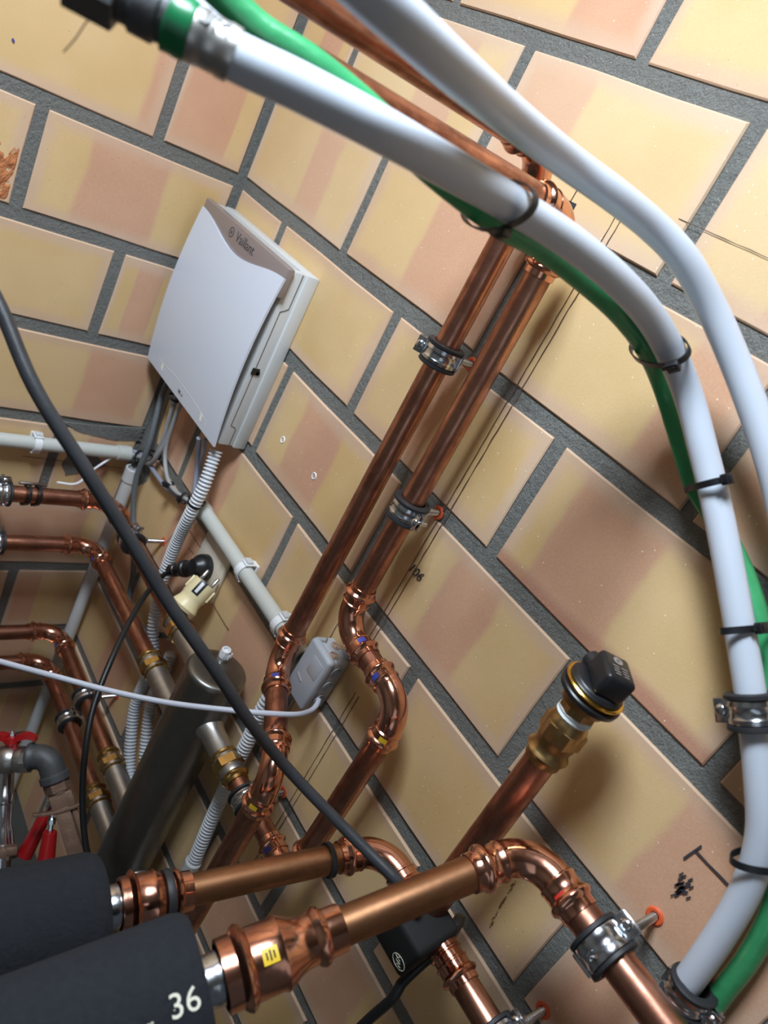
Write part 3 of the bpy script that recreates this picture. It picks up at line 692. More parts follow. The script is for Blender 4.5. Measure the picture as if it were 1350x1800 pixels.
# front thick run
TC, TE = V((1.0300, -.085, 1.3058)), V((.9973, -.323, 1.2115))
td = (TC-TE).normalized()
t = thing(g, 'largest copper pipe in the foreground, joined to the lower insulated hose', 'pipe', None, TC)
run([TE + td*.06, TC, (1.9, -.085, 1.300)], t, r=.0148, rb=.036, mats=['copper_dull', 'copper'], cs=1.3, marks={1: [('blue', 0, (.6, -.2, -.9)), ('redmark', 1, (-.6, -.8, .3))]})
rd = reducer(TE - td*.018, td, .0148, .0225, t, 1.22)
side_ = td.cross(V((0, 0, 1))).normalized()
bm = bmesh.new(); a_, x_, y_ = frame(td); rows = []
for i in range(5):
    f = (i-2)/2*.22; d = (V((.35, .15, 1)) - td*td.dot(V((.35, .15, 1)))).normalized(); s2 = td.cross(d)
    rows.append([bm.verts.new(TE - td*.018 + td*s + (d*math.cos(f)+s2*math.sin(f))*.0259) for s in (.028, .040)])
for i in range(4): bm.faces.new((rows[i][0], rows[i][1], rows[i+1][1], rows[i+1][0]))
fin('sticker', bm, 'yellow', rd)
dn_ = (V((.35, .15, 1)) - td*td.dot(V((.35, .15, 1)))).normalized()
for q in (-1, 0, 1): bm = bmesh.new(); box(bm, TE + td*(.016+.0028*q) + dn_*.0261, (.0012, .0070-.002*abs(q), .0003), axes(td, td.cross(dn_), dn_)); fin('worn_print', bm, 'cableb', rd, smooth=False)
# vent riser
VX, VY = .965, -.07
t = thing(g, 'short upright copper riser carrying the black capped air vent', 'pipe', None, (VX+.02, VY, 1.15))
va = V((-.002, 0, .25)).normalized(); VB = V((.9855, -.07, 1.15))
bm = bmesh.new(); seg(bm, VB - va*.01, VB + va*.222, .0148); fin('pipe', bm, 'copper', t)
vt = VB + va*.214
br = bmesh.new(); lathe(br, vt, va, [(0, .0152), (.0005, .0172), (.006, .0174), (.008, .0190), (.0105, .0205), (.013, .0190), (.015, .0174), (.022, .0174), (.024, .0184), (.046, .0186), (.049, .0172), (.052, .0160), (.052, .012)], 28); ad = fin('brass_adapter', br, 'brass_dk', t)
bm = bmesh.new(); prism(bm, vt + va*.028, va, .0212, .016, 6, (1, .3, 0), .04); fin('hex_nut', bm, 'brass_dk', ad, ang=20)
# air vent
top = vt + va*.052
t = thing('air_vent', 'black capped automatic air vent with gold rim on top of the short copper riser', 'air vent', None, top)
bm = bmesh.new(); lathe(bm, top, va, [(-.004, .0125), (0, .0160), (.002, .0172), (.004, .0160), (.006, .0168), (.009, .0150)], 24); fin('thread_sealant', bm, 'tape', t)
bm = bmesh.new(); prism(bm, top + va*.007, va, .0172, .010, 8, (1, 0, 0), .03); fin('hex_neck', bm, 'brass_dk', t, ang=20)
bm = bmesh.new(); lathe(bm, top, va, [(.014, .016), (.016, .0205), (.020, .0215), (.024, .0225), (.028, .0245), (.034, .0252), (.036, .022)], 36); fin('body', bm, 'brass_dk', t)
tl = (va + V((.10, 0, 0))).normalized(); c = top + va*.034
bm = bmesh.new(); lathe(bm, c, tl, [(0, .0265), (.001, .0282), (.0022, .0286), (.0034, .0274), (.0034, .024)], 40); fin('gold_rim', bm, 'gold', t)
bm = bmesh.new(); lathe(bm, c - tl*.004, tl, [(-.002, .0272), (-.004, .0286), (.0002, .0292), (.0014, .028)], 40); fin('gasket', bm, 'black', t)
bm = bmesh.new(); lathe(bm, c, tl, [(.003, .0254), (.005, .0256), (.0062, .0244), (.0075, .0240), (.009, .022), (.0095, .012)], 36)
cap = fin('cap_base', bm, 'black', t)
fx = V((.78, -.60, 0)); fx = (fx - tl*tl.dot(fx)).normalized(); fy = tl.cross(fx)
bm = bmesh.new(); box(bm, c + tl*.0200 + fx*.004 + fy*.001, (.036, .0285, .024), axes(fx, fy, tl), .0042, 3); hd = fin('cap_head', bm, 'black', t)
sd = (-fx*.9 - fy*.35 - tl*.12).normalized()
bm = bmesh.new(); lathe(bm, c + tl*.0135 - fx*.006, sd, [(0, .0095), (.015, .0095), (.0155, .0085), (.0195, .0085), (.0200, .0072), (.015, .0064)], 20, cap=True); fin('outlet', bm, 'black', t)
cr = c + tl*.0322 + fx*.004 + fy*.001
bm = bmesh.new(); lathe(bm, cr - fx*.0075, tl, [(0, .0001), (0, .0046), (.0004, .0046), (.0004, .0001)], 24, cap=False); fin('emblem', bm, 'taupe', hd)
text_bm('//', .006, .0002, cr - fx*.0075 + tl*.0006, fy, -fx, 'black', 'emblem_mark', hd)
for q in range(4):
    for w2 in (-1, 1):
        bm = bmesh.new(); box(bm, cr + fx*(.0010+.0034*q) + fy*w2*.0042 + tl*.0002, (.0012, .0060-.0012*(q % 2), .0003), axes(fx, fy, tl)); fin('worn_print', bm, 'taupe', hd, smooth=False)

# black actuator housing on the upper run
t = thing('actuator_housing', 'matt black housing with round white emblem under the large front pipe', 'actuator', None, (.985, -.07, 1.133))
bm = bmesh.new(); box(bm, (.985, -.080, 1.125), (.064, .055, .060), Euler((.25, .12, .1)).to_matrix(), .006, 3); hb = fin('housing', bm, 'velvet', t)
bm = bmesh.new(); lathe(bm, (1.006, -.050, 1.128), (.9, .35, .15), [(0, .004), (0, .022), (.003, .0235), (.008, .0235), (.010, .021), (.010, .004)], 32); fin('round_flange', bm, 'black', t)
R_ = Euler((.25, .12, .1)).to_matrix(); ex, ey, ez = R_ @ V((1, 0, 0)), R_ @ V((0, -1, 0)), R_ @ V((0, 0, 1))
eo = V((.985, -.080, 1.125)) + ey*.0278 + ex*.020 - ez*.010
bm = bmesh.new(); lathe(bm, eo, ey, [(0, .0082), (0, .0091), (.0004, .0091), (.0004, .0082), (0, .0082)], 32, cap=False); fin('emblem_ring', bm, 'printw', hb)
text_bm('WX', .0085, .0002, eo + ey*.0005, ez*.8-ex*.6, -ex*.8-ez*.6, 'printw', 'emblem_mark', hb)

# ------------------------------------------------------------------ hydraulic separator
t = thing('hydraulic_separator', 'large dark steel separator cylinder standing beside the left wall pipes', 'cylinder', None, (.535, -.06, .40))
bm = bmesh.new(); R0 = .0445; sx = .535
prof = [(0, .02), (.004, .036), (.012, .0425), (.02, R0), (.60, R0), (.626, R0), (.631, R0-.0006), (.6345, R0-.0024), (.6362, R0-.0055), (.6366, R0-.010), (.6366, R0-.020), (.6366, .004)]
lathe(bm, (sx, -.06, .40), (0, 0, 1), prof, 48, cap=True); body = fin('body', bm, 'sepsteel', t, ang=60)
for (z, xe) in ((1.006, .40), (.905, .385), (.685, .395), (.600, .400)):
    bm = bmesh.new(); lathe(bm, (xe, -.06, z), (1, 0, 0), [(-.012, .0135), (-.006, .0165), (0, .0185), (.003, .0178), (sx-xe-.055, .0178), (sx-xe-.04, .020), (sx-xe-.02, .024)], 28); fin('port', bm, 'steel', t)
bm = bmesh.new(); lathe(bm, (.655, -.06, .958), (-1, 0, 0), [(-.012, .0135), (-.006, .0165), (0, .0185), (.003, .0178), (.065, .0178), (.080, .021), (.092, .025)], 28); fin('port', bm, 'steel', t)
bm = bmesh.new(); lathe(bm, (.64, -.06, .622), (-1, 0, 0), [(-.08, .0178), (0, .0178), (.055, .0178), (.068, .022), (.075, .026)], 28); fin('port', bm, 'steel', t)
vp = V(PATHS['spots']['ventp'])
bm = bmesh.new(); lathe(bm, vp, (0, 0, 1), [(0, .0092), (.002, .0096), (.004, .0088)], 20); lathe(bm, vp, (0, 0, 1), [(.004, .0085), (.007, .0080), (.0075, .0062)], 20); vv = fin('vent_plug', bm, 'zinc', t)
bm = bmesh.new(); lathe(bm, vp, (.1, -.15, 1), [(.005, .0078), (.013, .0078), (.015, .0068), (.019, .0068), (.0195, .0040), (.016, .0036)], 20)
for q in range(6): a = q*PI/3; box(bm, vp + V((math.cos(a)*.0072+.003, math.sin(a)*.0072, .0105)), (.0022, .0022, .009), Matrix.Rotation(a, 3, 'Z'), .0004)
fin('vent_cap', bm, 'white', vv)
# ------------------------------------------------------------------ clamps
YW, XW = (0, 1, 0), (-1, 0, 0)
pipe_clamp((.622, -.05, 1.586), (0, 0, 1), YW, RP, .05, 'clamp on the left tall copper pipe, upper of the two clamps in the middle', lug=(-.8, -.6, 0), w_=.021)
pipe_clamp((.688, -.05, 1.4265), (0, 0, 1), YW, RP, .05, 'clamp on the right tall copper pipe above the S-bend', lug=(1, -.25, 0), w_=.021)
pipe_clamp((1.121, -.085, 1.3035), (1, 0, 0), YW, .0148, .085, 'clamp stamped 28 on the large copper pipe, bottom right', w_=.024, lug=(0, .5, 1), text='-28')
pipe_clamp((1.108, -.07, 1.133), (1, 0, 0), YW, RP, .07, 'clamp at the bottom edge of the picture, on the pipe below the black housing', lug=(0, .3, 1))
pipe_clamp((.250, -.06, .685), (1, 0, 0), YW, RP, .06, 'clamp on the third copper pipe, just below the light grey cable')
pipe_clamp((.225, -.06, .600), (1, 0, 0), YW, RP, .06, 'clamp on the lowest left copper pipe')
pipe_clamp((.194, -.06, 1.005), (1, 0, 0), YW, RP, .06, 'clamp on the topmost left copper pipe behind the thick black cable')
pipe_clamp((.700, -.06, .958), (1, 0, 0), YW, RP, .06, 'clamp on the short pipe leaving the cylinder to the right')
pipe_clamp((.08, -.245, 1.005), (0, 1, 0), XW, RP, .08, 'clamp at the left edge on the topmost copper pipe', plug=False, w_=.022)
pipe_clamp((.08, -.232, .905), (0, 1, 0), XW, RP, .08, 'clamp at the left edge on the second copper pipe', plug=False, w_=.022)
W1 = PATHS['w1']
def at_w1(i): a, b = V(W1[max(i-1, 0)]), V(W1[i+1]); return V(W1[i]), (b-a).normalized()
c, d = at_w1(14)
pipe_clamp(c, d, YW, .0117, abs(c.y), 'clamp on the inner white pipe at the right edge', lug=(-.8, 0, .1), w_=.022)
c, d = at_w1(19)
tt = pipe_clamp(c + V((.004, 0, .006)), d, YW, .0117, abs(c.y), 'clamp on the inner white pipe, half hidden where it passes under the copper pipe', w_=.018)

# ------------------------------------------------------------------ white pipes and green sleeve
cable('composite_pipe', W1, .0117, 'pex', 'inner thick white pipe with a threaded steel fitting on its upper left end', 'pipe', None, 32, .008)
cable('composite_pipe', PATHS['w2'], .0117, 'pex', 'outer thick white pipe curving down to the right edge', 'pipe', None, 32, .008)
gm = cable('corrugated_sleeve', PATHS['green'], .0098, 'green', 'shiny green sleeve running along the inner white pipe', 'pipe', None, 24, .008, flat=.8)
f = thing('threaded_fitting', 'grey steel fitting with a green ring on the upper left end of the white pipe', 'pipe fitting', None, W1[0])
a0 = V(W1[1]); ad = (V(W1[0]) - V(W1[1])).normalized()
ad = (V((.764, -.522, 1.749)) - V((.794, -.470, 1.749))).normalized()
bm = bmesh.new(); lathe(bm, a0 - ad*.004, ad, [(0, .0119), (.0003, .0131), (.006, .0133), (.007, .0128), (.016, .0128), (.017, .0135), (.022, .0135), (.0225, .0125)], 36, cap=False); sl = fin('press_sleeve', bm, 'steel', f)
bm = bmesh.new(); lathe(bm, a0 + ad*.018, ad, [(0, .012), (.0003, .0137), (.004, .0143), (.008, .0139), (.012, .0143), (.013, .012)], 36); fin('ring', bm, 'greend', f)
bm = bmesh.new(); lathe(bm, a0 + ad*.030, ad, [(0, .0118), (.004, .0122), (.005, .0138), (.016, .0138), (.018, .0120), (.024, .0120), (.025, .0142)], 36); fin('neck', bm, 'iron', f)
bm = bmesh.new(); prism(bm, a0 + ad*.053, ad, .0175, .024, 6, (0, .3, 1), .04); fin('hex_nut', bm, 'iron', f, ang=20)
bm = bmesh.new(); lathe(bm, a0 + ad*.075, ad, [(0, .012), (.03, .012), (.035, .016), (.075, .016)], 28); fin('connector', bm, 'zinc', f)
pc_ = a0 + ad*.0065; nv = V(cam_o.location) - pc_; nv = (nv - ad*ad.dot(nv)).normalized(); q_ = nv.cross(-ad)
nv = (nv*math.cos(.75) + q_*math.sin(.75)).normalized()
text_bm('UM', .012, .0003, pc_ + ad*.003 + nv*.0134, -ad, nv.cross(-ad), 'cableb', 'engraving', sl)
hp = a0 + ad*.062
cable('hemp_strand', [hp + V((0, 0, -.012)), hp + V((-.004, -.002, -.02)), hp + V((-.004, -.004, -.027)), hp + V((-.010, -.006, -.036))], .0004, 'rust', 'loose dark hemp strand hanging below the steel fitting', 'strand', None, 6)

# cable ties along the white pipe
GR = PATHS['green']
def near_g(p):
    q = [V(x) for x in spline(GR)]; return min(q, key=lambda x: (x-p).length)
def tie_on(i, label, head, tail=True, loose=0, frac=0.0):
    c, d = at_w1(i); n = V(W1[i+1]); c = c.lerp(n, frac); gq = near_g(c); dd = gq - c; dd = dd - d*d.dot(dd); L = dd.length; dn = dd.normalized()
    cable_tie(c + dn*L*.42, d, L*.55 + .0148, .0150, dn, label, head, .0055, tail)
tie_on(5, 'loose black cable tie nearest the copper elbows on the white pipe', .55, frac=-.0)
tie_on(8, 'black cable tie below the first bend, round the green sleeve and white pipe', -.15, frac=.4)
tie_on(10, 'black cable tie on the inner white pipe where the green sleeve slips behind it', -.9, frac=.5)
tie_on(13, 'black cable tie halfway down the right side, holding white pipe and green sleeve', -.35, frac=-.1)
tie_on(16, 'black cable tie on the lowest bend of the white pipe at the right edge', -.9, frac=.5)

# ------------------------------------------------------------------ cables
k1 = cable('power_cable', PATHS['k1'], .0057, 'cable', 'thick worn black rubber cable crossing diagonally in front of the pipes', step=.01, segs=18)
cable('power_cable', PATHS['k5'], .0055, 'cableb', 'black cable leaving the black housing towards the bottom edge')
cable('power_cable', PATHS['k2'], .0042, 'cableb', 'thin black cable hanging from the black plug past the left copper pipes')
cable('sensor_cable', PATHS['k3'], .0034, 'greycable', 'light grey cable sagging across the pipes into the junction box')
cable('wire', PATHS['k4'], .0050, 'darkcable', 'dark grey cable running down from the control box in the corner')
cable('wire', PATHS['c1'], .0036, 'midcable', 'light cable looping from the control box into the right conduit')
cable('wire', PATHS['c2'], .0042, 'midcable', 'thicker grey cable bending left into the wall conduit, right one of two')
cable('wire', PATHS['c5'], .0040, 'midcable', 'grey cable bending left into the wall conduit, left one of two')
cable('wire', PATHS['c3'], .0040, 'violet', 'violet-grey cable behind the corrugated tube under the control box')
cable('wire', PATHS['c4'], .0040, 'violet', 'violet-grey cable crossing the corner between the two conduits')
cable('wire', PATHS['c6'], .0034, 'violet', 'short dark violet cable nearest the corrugated tube, below the control box')
corrugated('corrugated_tube', PATHS['corr1'], .0085, 'long light grey corrugated tube from the control box down behind the pipes')
corrugated('corrugated_tube', PATHS['corr2'], .0080, 'short grey corrugated tube beside the cylinder, right one of the pair')
corrugated('corrugated_tube', PATHS['corr3'], .0090, 'grey corrugated tube from the junction box down to the white conduit end')
p = thing('temperature_probe', 'thin probe strapped on the topmost left copper pipe with its white lead', 'sensor', None, (.09, -.2, 1.02))
bm = bmesh.new(); sweep(bm, spline(PATHS['probe']), .0022, 10); fin('lead', bm, 'white', p)
bm = bmesh.new(); lathe(bm, (.068, -.218, 1.0195), (0, 1, 0), [(0, .0016), (.001, .0028), (.045, .0028), (.047, .0016)], 14); fin('sensor_tube', bm, 'zinc', p)
for y, lb in ((-.205, 'black strap round probe and copper pipe, left one of the pair'), (-.188, 'black strap round probe and copper pipe, right one of the pair')):
    cable_tie((.0815, y, 1.0065), (0, 1, 0), .0185, .0162, (.55, 0, .83), lb, 2.4, .005)
cable_tie(PATHS['c1'][3], V((.15, .05, -1)), .0075, .0065, (1, 0, 0), 'black tie round the thin cables below the control box', .5, .004)
cable_tie(PATHS['c1'][4], V((.035, .0, .01)), .009, .007, (0, 0, 1), 'black tie round the cable loop just before the right conduit', .5, .004)
cable_tie(V(PATHS['corr1'][1]).lerp(V(PATHS['corr1'][2]), .7), V((.05, .0, 1)), .0125, .011, (1, 0, 0), 'black tie round the corrugated tube near the right conduit', 2.5, .004)
cable_tie(V(PATHS['c2'][4]) + V((-.002, 0, 0)), V((1, .2, .1)), .011, .008, (0, 0, 1), 'black tie round the cables where they leave the left conduit', 1.5, .004)
cable_tie(V(PATHS['c2'][3]) + V((.0, -.002, .01)), V((.1, .0, 1)), .0085, .0065, (1, 0, 0), 'black tie round the two grey cables above the conduit ends', 1.5, .004)
cable_tie(V(PATHS['c2'][0]) + V((-.004, 0, -.012)), V((.1, .0, 1)), .011, .008, (1, 0, 0), 'black tie directly under the control box', 1.5, .004)

# ------------------------------------------------------------------ PVC conduits with sockets and clips
def conduit(name, a, b, r, label, mat='pvc', sock=(0, 1), sl=.026):
    a, b = V(a), V(b); d = (b-a).normalized(); L = (b-a).length; t = thing(name, label, 'conduit', None, a)
    bm = bmesh.new(); lathe(bm, a, d, [(.0, r*.85), (0, r), (L, r), (L, r*.85), (.002, r*.85)], 28, cap=False); fin('tube', bm, mat, t)
    for q, s in ((0, a), (1, b)):
        if q in sock:
            dd = d if q == 0 else -d
            bm = bmesh.new(); lathe(bm, s - dd*.001, dd, [(0, r*.9), (0, r+.0012), (.001, r+.0022), (sl-.001, r+.0022), (sl, r), (sl, r*.9)], 28, cap=False); fin('socket_end', bm, mat, t)
    return t
conduit('conduit_pipe', (.0165, -1.3, 1.052), (.0165, -.024, 1.071), .0118, 'horizontal white conduit pipe on the left wall', sock=(1,))
conduit('conduit_pipe', (.272, -.0165, 1.139), (.626, -.0165, 1.142), .0118, 'white conduit pipe running from the corner cables to the junction box')
conduit('conduit_pipe', (.046, -.022, 1.058), (.040, -.022, .02), .0118, 'grey upright conduit pipe in the corner of the walls', 'pvcgrey', sock=(0,), sl=.028)
conduit('conduit_pipe', (.640, -.026, .735), (.640, -.026, .20), .0105, 'pale conduit end below the corrugated tube, behind the copper pipes', 'pvcgrey', sock=(0,), sl=.02)
def clip(c, ax, wd, r, label):
    c, ax, wd = V(c), V(ax).normalized(), V(wd).normalized(); s = ax.cross(wd); t = thing('pipe_clip', label, 'pipe clip', None, c + wd*(r+.0045))
    bm = bmesh.new(); box(bm, c + wd*(r+.003), (.016, .028, .005), axes(ax, s, wd), .001)
    for q in (-1, 1): box(bm, c + s*q*(r+.003) + wd*.002, (.015, .0026, .018), axes(ax, s, wd), .0006)
    fin('clip_base', bm, 'white', t)
    bm = bmesh.new(); pr = [(-.2, r+.001), (.3, r+.0012), (.8, r+.001)]; n = 12; prev = None
    for q in range(n+1):
        f = -1.25 + 2.5*q/n; o = c - wd*math.cos(f)*(r+.0006) + s*math.sin(f)*(r+.0006); o2 = c - wd*math.cos(f)*(r+.0028) + s*math.sin(f)*(r+.0028)
        cur = [bm.verts.new(o - ax*.006), bm.verts.new(o + ax*.006), bm.verts.new(o2 + ax*.006), bm.verts.new(o2 - ax*.006)]
        if prev:
            for j in range(4): bm.faces.new((prev[j], prev[(j+1) % 4], cur[(j+1) % 4], cur[j]))
        else: bm.faces.new(cur)
        prev = cur
    bm.faces.new(prev[::-1])
    for q in range(5): box(bm, c + s*(r+.006) + ax*(-.005+.0025*q), (.0012, .0055, .010), axes(ax, s, wd), .0003)
    fin('snap_band', bm, 'white', t)
clip((.0165, -.190, 1.0685), (0, 1, 0), XW, .0118, 'white clip holding the horizontal conduit on the left wall')
clip((.443, -.0165, 1.1405), (1, 0, 0), YW, .0118, 'white clip holding the right conduit above the socket')
clip((.562, -.0165, 1.1415), (1, 0, 0), YW, .0118, 'white clip holding the right conduit beside the tall copper pipe')

# ------------------------------------------------------------------ control box
t = thing('control_box', 'white wall-mounted heating control box with taupe trim and curved cover', 'control box', None, (.16, 0, 1.4))
X0, X1, ZB, ZT = .018, .300, 1.264, 1.548
bm = bmesh.new(); box(bm, ((X0+X1)/2-.001, -.024, (ZB+ZT)/2), (X1-X0-.006, .044, ZT-ZB-.002), bev=.003); hous = fin('housing', bm, 'whitebox', t)
bm = bmesh.new(); box(bm, ((X0+X1)/2+.0005, -.0105, (ZB+ZT)/2), (X1-X0-.001, .021, ZT-ZB), bev=.0025); fin('back_shell', bm, 'whitebox', t)
for q in range(3): bm = bmesh.new(); box(bm, ((X0+X1)/2, -.028-.005*q, ZT+.0002), (X1-X0-.03, .0012, .001)); fin('top_rib', bm, 'whitebox', hous)
# seam line and slot on the right flank
def fl(pts, wd=.0007, mat='print', nm='seam'):
    bm = bmesh.new(); xx = X1 - .0037
    for (y0, z0), (y1, z1) in zip(pts[:-1], pts[1:]):
        d = V((0, y1-y0, z1-z0)); L = d.length; d.normalize(); n_ = V((1, 0, 0)).cross(d)
        box(bm, V((xx, (y0+y1)/2, (z0+z1)/2)), (.0008, wd, L+wd), axes((1, 0, 0), n_, d))
    return fin(nm, bm, mat, hous, smooth=False)
fl([(-.0265, 1.545), (-.0265, 1.494), (-.032, 1.490), (-.038, 1.487), (-.038, 1.30), (-.030, 1.297), (-.0275, 1.293), (-.0275, 1.266)], .0007)
bm = bmesh.new(); box(bm, (X1-.0035, -.0365, 1.392), (.0022, .012, .010)); box(bm, (X1-.0035, -.0315, 1.390), (.0022, .006, .005)); fin('slot', bm, 'cableb', hous)
# taupe trim across the top
bm = bmesh.new(); box(bm, ((X0+X1)/2, -.050, 1.5275), (X1-X0+.003, .0115, .0435), bev=.0022, segs=3); trim = fin('trim', bm, 'taupe', t)
# curved front cover whose upper edge sweeps down in the middle
def ztop(u): return 1.534 - .021*(.5-.5*math.cos(2*PI*min(1, max(0, u)))) - .006*u*(1-u)
bm = bmesh.new(); NU, NV = 28, 20; G = [[], []]
for side_i, off in ((0, 0.0), (1, .0035)):
    for i in range(NU+1):
        u = i/NU; x = X0-.0015 + (X1-X0+.003)*u; col = []
        for j in range(NV+1):
            v = j/NV; z = ZB-.001 + (ztop(u)-ZB+.001)*v; zz = (z-ZB)/(1.534-ZB)
            y = -(.0550 + .0105*math.sin(PI*min(1, max(0, zz*.93+.02)))**.9) + off
            col.append(bm.verts.new((x, y, z)))
        G[side_i].append(col)
for i in range(NU):
    for j in range(NV):
        bm.faces.new((G[0][i][j], G[0][i+1][j], G[0][i+1][j+1], G[0][i][j+1])); bm.faces.new((G[1][i][j+1], G[1][i+1][j+1], G[1][i+1][j], G[1][i][j]))
for i in range(NU):
    for j in (0, NV): bm.faces.new((G[0][i][j], G[1][i][j], G[1][i+1][j], G[0][i+1][j]))
for j in range(NV):
    for i in (0, NU): bm.faces.new((G[0][i][j], G[0][i][j+1], G[1][i][j+1], G[1][i][j]))
cover = fin('front_cover', bm, 'whitecover', t)
text_bm('Vaillant', .0205, .0003, (.1735, -.0560, 1.5335), (1, 0, 0), (0, 0, 1), 'print', 'logo_lettering', trim)
bm = bmesh.new(); lathe(bm, (.1265, -.0556, 1.5335), (0, -1, 0), [(0, .0062), (0, .0076), (.0006, .0076), (.0006, .0062), (0, .0062)], 24, cap=False); fin('logo_ring', bm, 'print', trim)
text_bm('n', .0105, .0003, (.1265, -.0560, 1.5340), (1, 0, 0), (0, 0, 1), 'print', 'logo_emblem', trim)
yb = -.0560
def cy(z): zz = (z-ZB)/(1.534-ZB); return -(.0550 + .0105*math.sin(PI*min(1, max(0, zz*.93+.02)))**.9)
text_bm('VR', .0085, .0003, (.157, cy(1.2755)-.0004, 1.2755), (1, 0, 0), (0, 0, 1), 'print', 'type_lettering', cover)
text_bm('71', .0055, .0003, (.1685, cy(1.2745)-.0004, 1.2745), (1, 0, 0), (0, 0, 1), 'print', 'type_lettering', cover)
for xc in (.078, .243):
    for q in range(3):
        bm = bmesh.new(); sweep(bm, [V((xc-.006+.012*k/8, cy(1.2745+.0038*q+.0012*math.sin(k/8*2*PI))-.0001, 1.2745+.0038*q+.0012*math.sin(k/8*2*PI))) for k in range(9)], .0005, 6); fin('wave_mark', bm, 'printw', cover)
pts = []
for k in range(25):
    f = k/24; x = .062 + .198*f; z = 1.2835 + .006*math.sin(PI*f); pts.append(V((x, cy(z)+.0001, z)))
pts = [V((.060, cy(1.2665)+.0001, 1.2665))] + pts + [V((.262, cy(1.2665)+.0001, 1.2665))]
bm = bmesh.new(); sweep(bm, pts, .0005, 6); fin('panel_line', bm, 'whitebox', cover)

# ------------------------------------------------------------------ junction box
t = thing('junction_box', 'grey square junction box with round cable membranes behind the S-bend', 'junction box', None, (.66, 0, 1.15))
jR = Matrix.Rotation(math.radians(3), 3, 'Y'); jc = V((.664, 0, 1.150)); jw, jh = .046, .086
bm = bmesh.new(); box(bm, jc + V((0, -.0135, 0)), (jw, .025, jh), jR, .004, 3); jb = fin('box_base', bm, 'jb', t)
bm = bmesh.new(); box(bm, jc + V((0, -.031, 0)), (jw+.002, .013, jh+.002), jR, .005, 4); lid = fin('lid', bm, 'jb', t)
bm = bmesh.new(); box(bm, jc + V((.0075, -.0377, .018)), (.022, .0009, .026), jR, .0004); box(bm, jc + V((-.008, -.0377, -.012)), (.014, .0009, .004), jR @ Matrix.Rotation(.3, 3, 'Y'), .0003); fin('label_field', bm, 'jb', lid)
for z in (.026, .001, -.024):
    bm = bmesh.new()
    for r_ in (.0088, .0062, .0036): lathe(bm, jc + jR @ V((jw/2+.0006, -.0165, z)), jR @ V((1, 0, 0)), [(0, r_), (.0012, r_-.0003), (.0012, r_-.0010), (0, r_-.0012)], 20, cap=False)
    fin('membrane', bm, 'jb', jb)
for x, y in ((-.006, -.010), (.010, -.022)):
    bm = bmesh.new()
    for r_ in (.0066, .0038): lathe(bm, jc + jR @ V((x, y, jh/2+.0004)), jR @ V((0, 0, 1)), [(0, r_), (.0012, r_-.0003), (.0012, r_-.0012), (0, r_-.0014)], 18, cap=False)
    fin('membrane', bm, 'jbmem', jb)
bm = bmesh.new(); box(bm, jc + jR @ V((.012, -.004, jh/2+.008)), (.012, .006, .018), jR, .002); lathe(bm, jc + jR @ V((.012, -.007, jh/2+.009)), (0, -1, 0), [(0, .0042), (.0014, .0042), (.002, .003), (.001, .0016)], 16); fin('fixing_lug', bm, 'jb', jb)
cable('wire', [(.628, -.016, 1.143), (.645, -.022, 1.16), (.640, -.028, 1.185), (.652, -.02, 1.196)], .0036, 'midcable', 'short grey cable arching from the conduit end over the junction box')

# ------------------------------------------------------------------ wall socket and plugs
t = thing('wall_socket', 'cream square wall socket below the right conduit', 'socket', None, (.352, 0, 1.07))
bm = bmesh.new(); box(bm, (.350, -.0045, 1.0735), (.083, .009, .085), bev=.0038, segs=3); pl = fin('frame_plate', bm, 'sockm', t)
bm = bmesh.new(); box(bm, (.350, -.0094, 1.0735), (.057, .0022, .057), bev=.001); fin('insert', bm, 'sockm', t)
t = thing('power_plug', 'round black mains plug pushed into the wall socket', 'plug', None, (.352, -.01, 1.07))
pc = V((.350, -.0108, 1.0735))
bm = bmesh.new(); lathe(bm, pc, (0, -1, 0), [(0, .0195), (.002, .0205), (.012, .0200), (.018, .0180), (.023, .0135), (.0265, .0125)], 32)
fin('plug_body', bm, 'black', t)
e = V((.300, -.036, 1.025)); s0 = pc + V((-.002, -.020, -.003)); dd = (V(PATHS['k2'][0]) - s0).normalized(); L = (V(PATHS['k2'][0]) - s0).length
bm = bmesh.new(); lathe(bm, s0, dd, [(0, .0125), (L*.30, .0115), (L*.32, .0135), (L*.40, .0145), (L*.48, .0135), (L*.52, .0115), (L*.66, .0110), (L*.68, .0095), (L*.72, .0095), (L*.74, .0112), (L*.95, .0108), (L*1.0, .0095), (L*1.02, .005)], 24); fin('strain_relief', bm, 'black', t)
t = thing('loose_plug', 'loose cream plug with two bare pins, hanging below the black plug', 'plug', None, PATHS['spots']['cr1'])
c1, c2 = V(PATHS['spots']['cr1']), V(PATHS['spots']['cr2']); ax = (c1-c2).normalized(); L = (c1-c2).length
pn = (V(PATHS['spots']['pin2']) - V(PATHS['spots']['pin1'])); pn = (pn - ax*ax.dot(pn)).normalized(); fn = ax.cross(pn)
if fn.dot(V(cam_o.location) - c1) < 0: fn = -fn
bm = bmesh.new(); lathe(bm, c2, ax, [(-.006, .006), (-.005, .0195), (.000, .0225), (.004, .0212), (.011, .0188), (.018, .0190), (.020, .0200), (L, .0200), (L+.001, .018)], 28, pn); cb = fin('plug_body', bm, 'cream', t)
bm = bmesh.new()
for q in (-1, 1): box(bm, c2 + ax*(L-.011) + pn*q*.0200, (.020, .004, .010), axes(ax, pn, fn), .0008)
fin('side_rib', bm, 'cream', cb)
bm = bmesh.new()
for q in (-1, 1): lathe(bm, c1 + pn*q*.0105, ax, [(0, .0027), (.017, .0027), (.019, .0014)], 14)
fin('pin', bm, 'zinc', t)
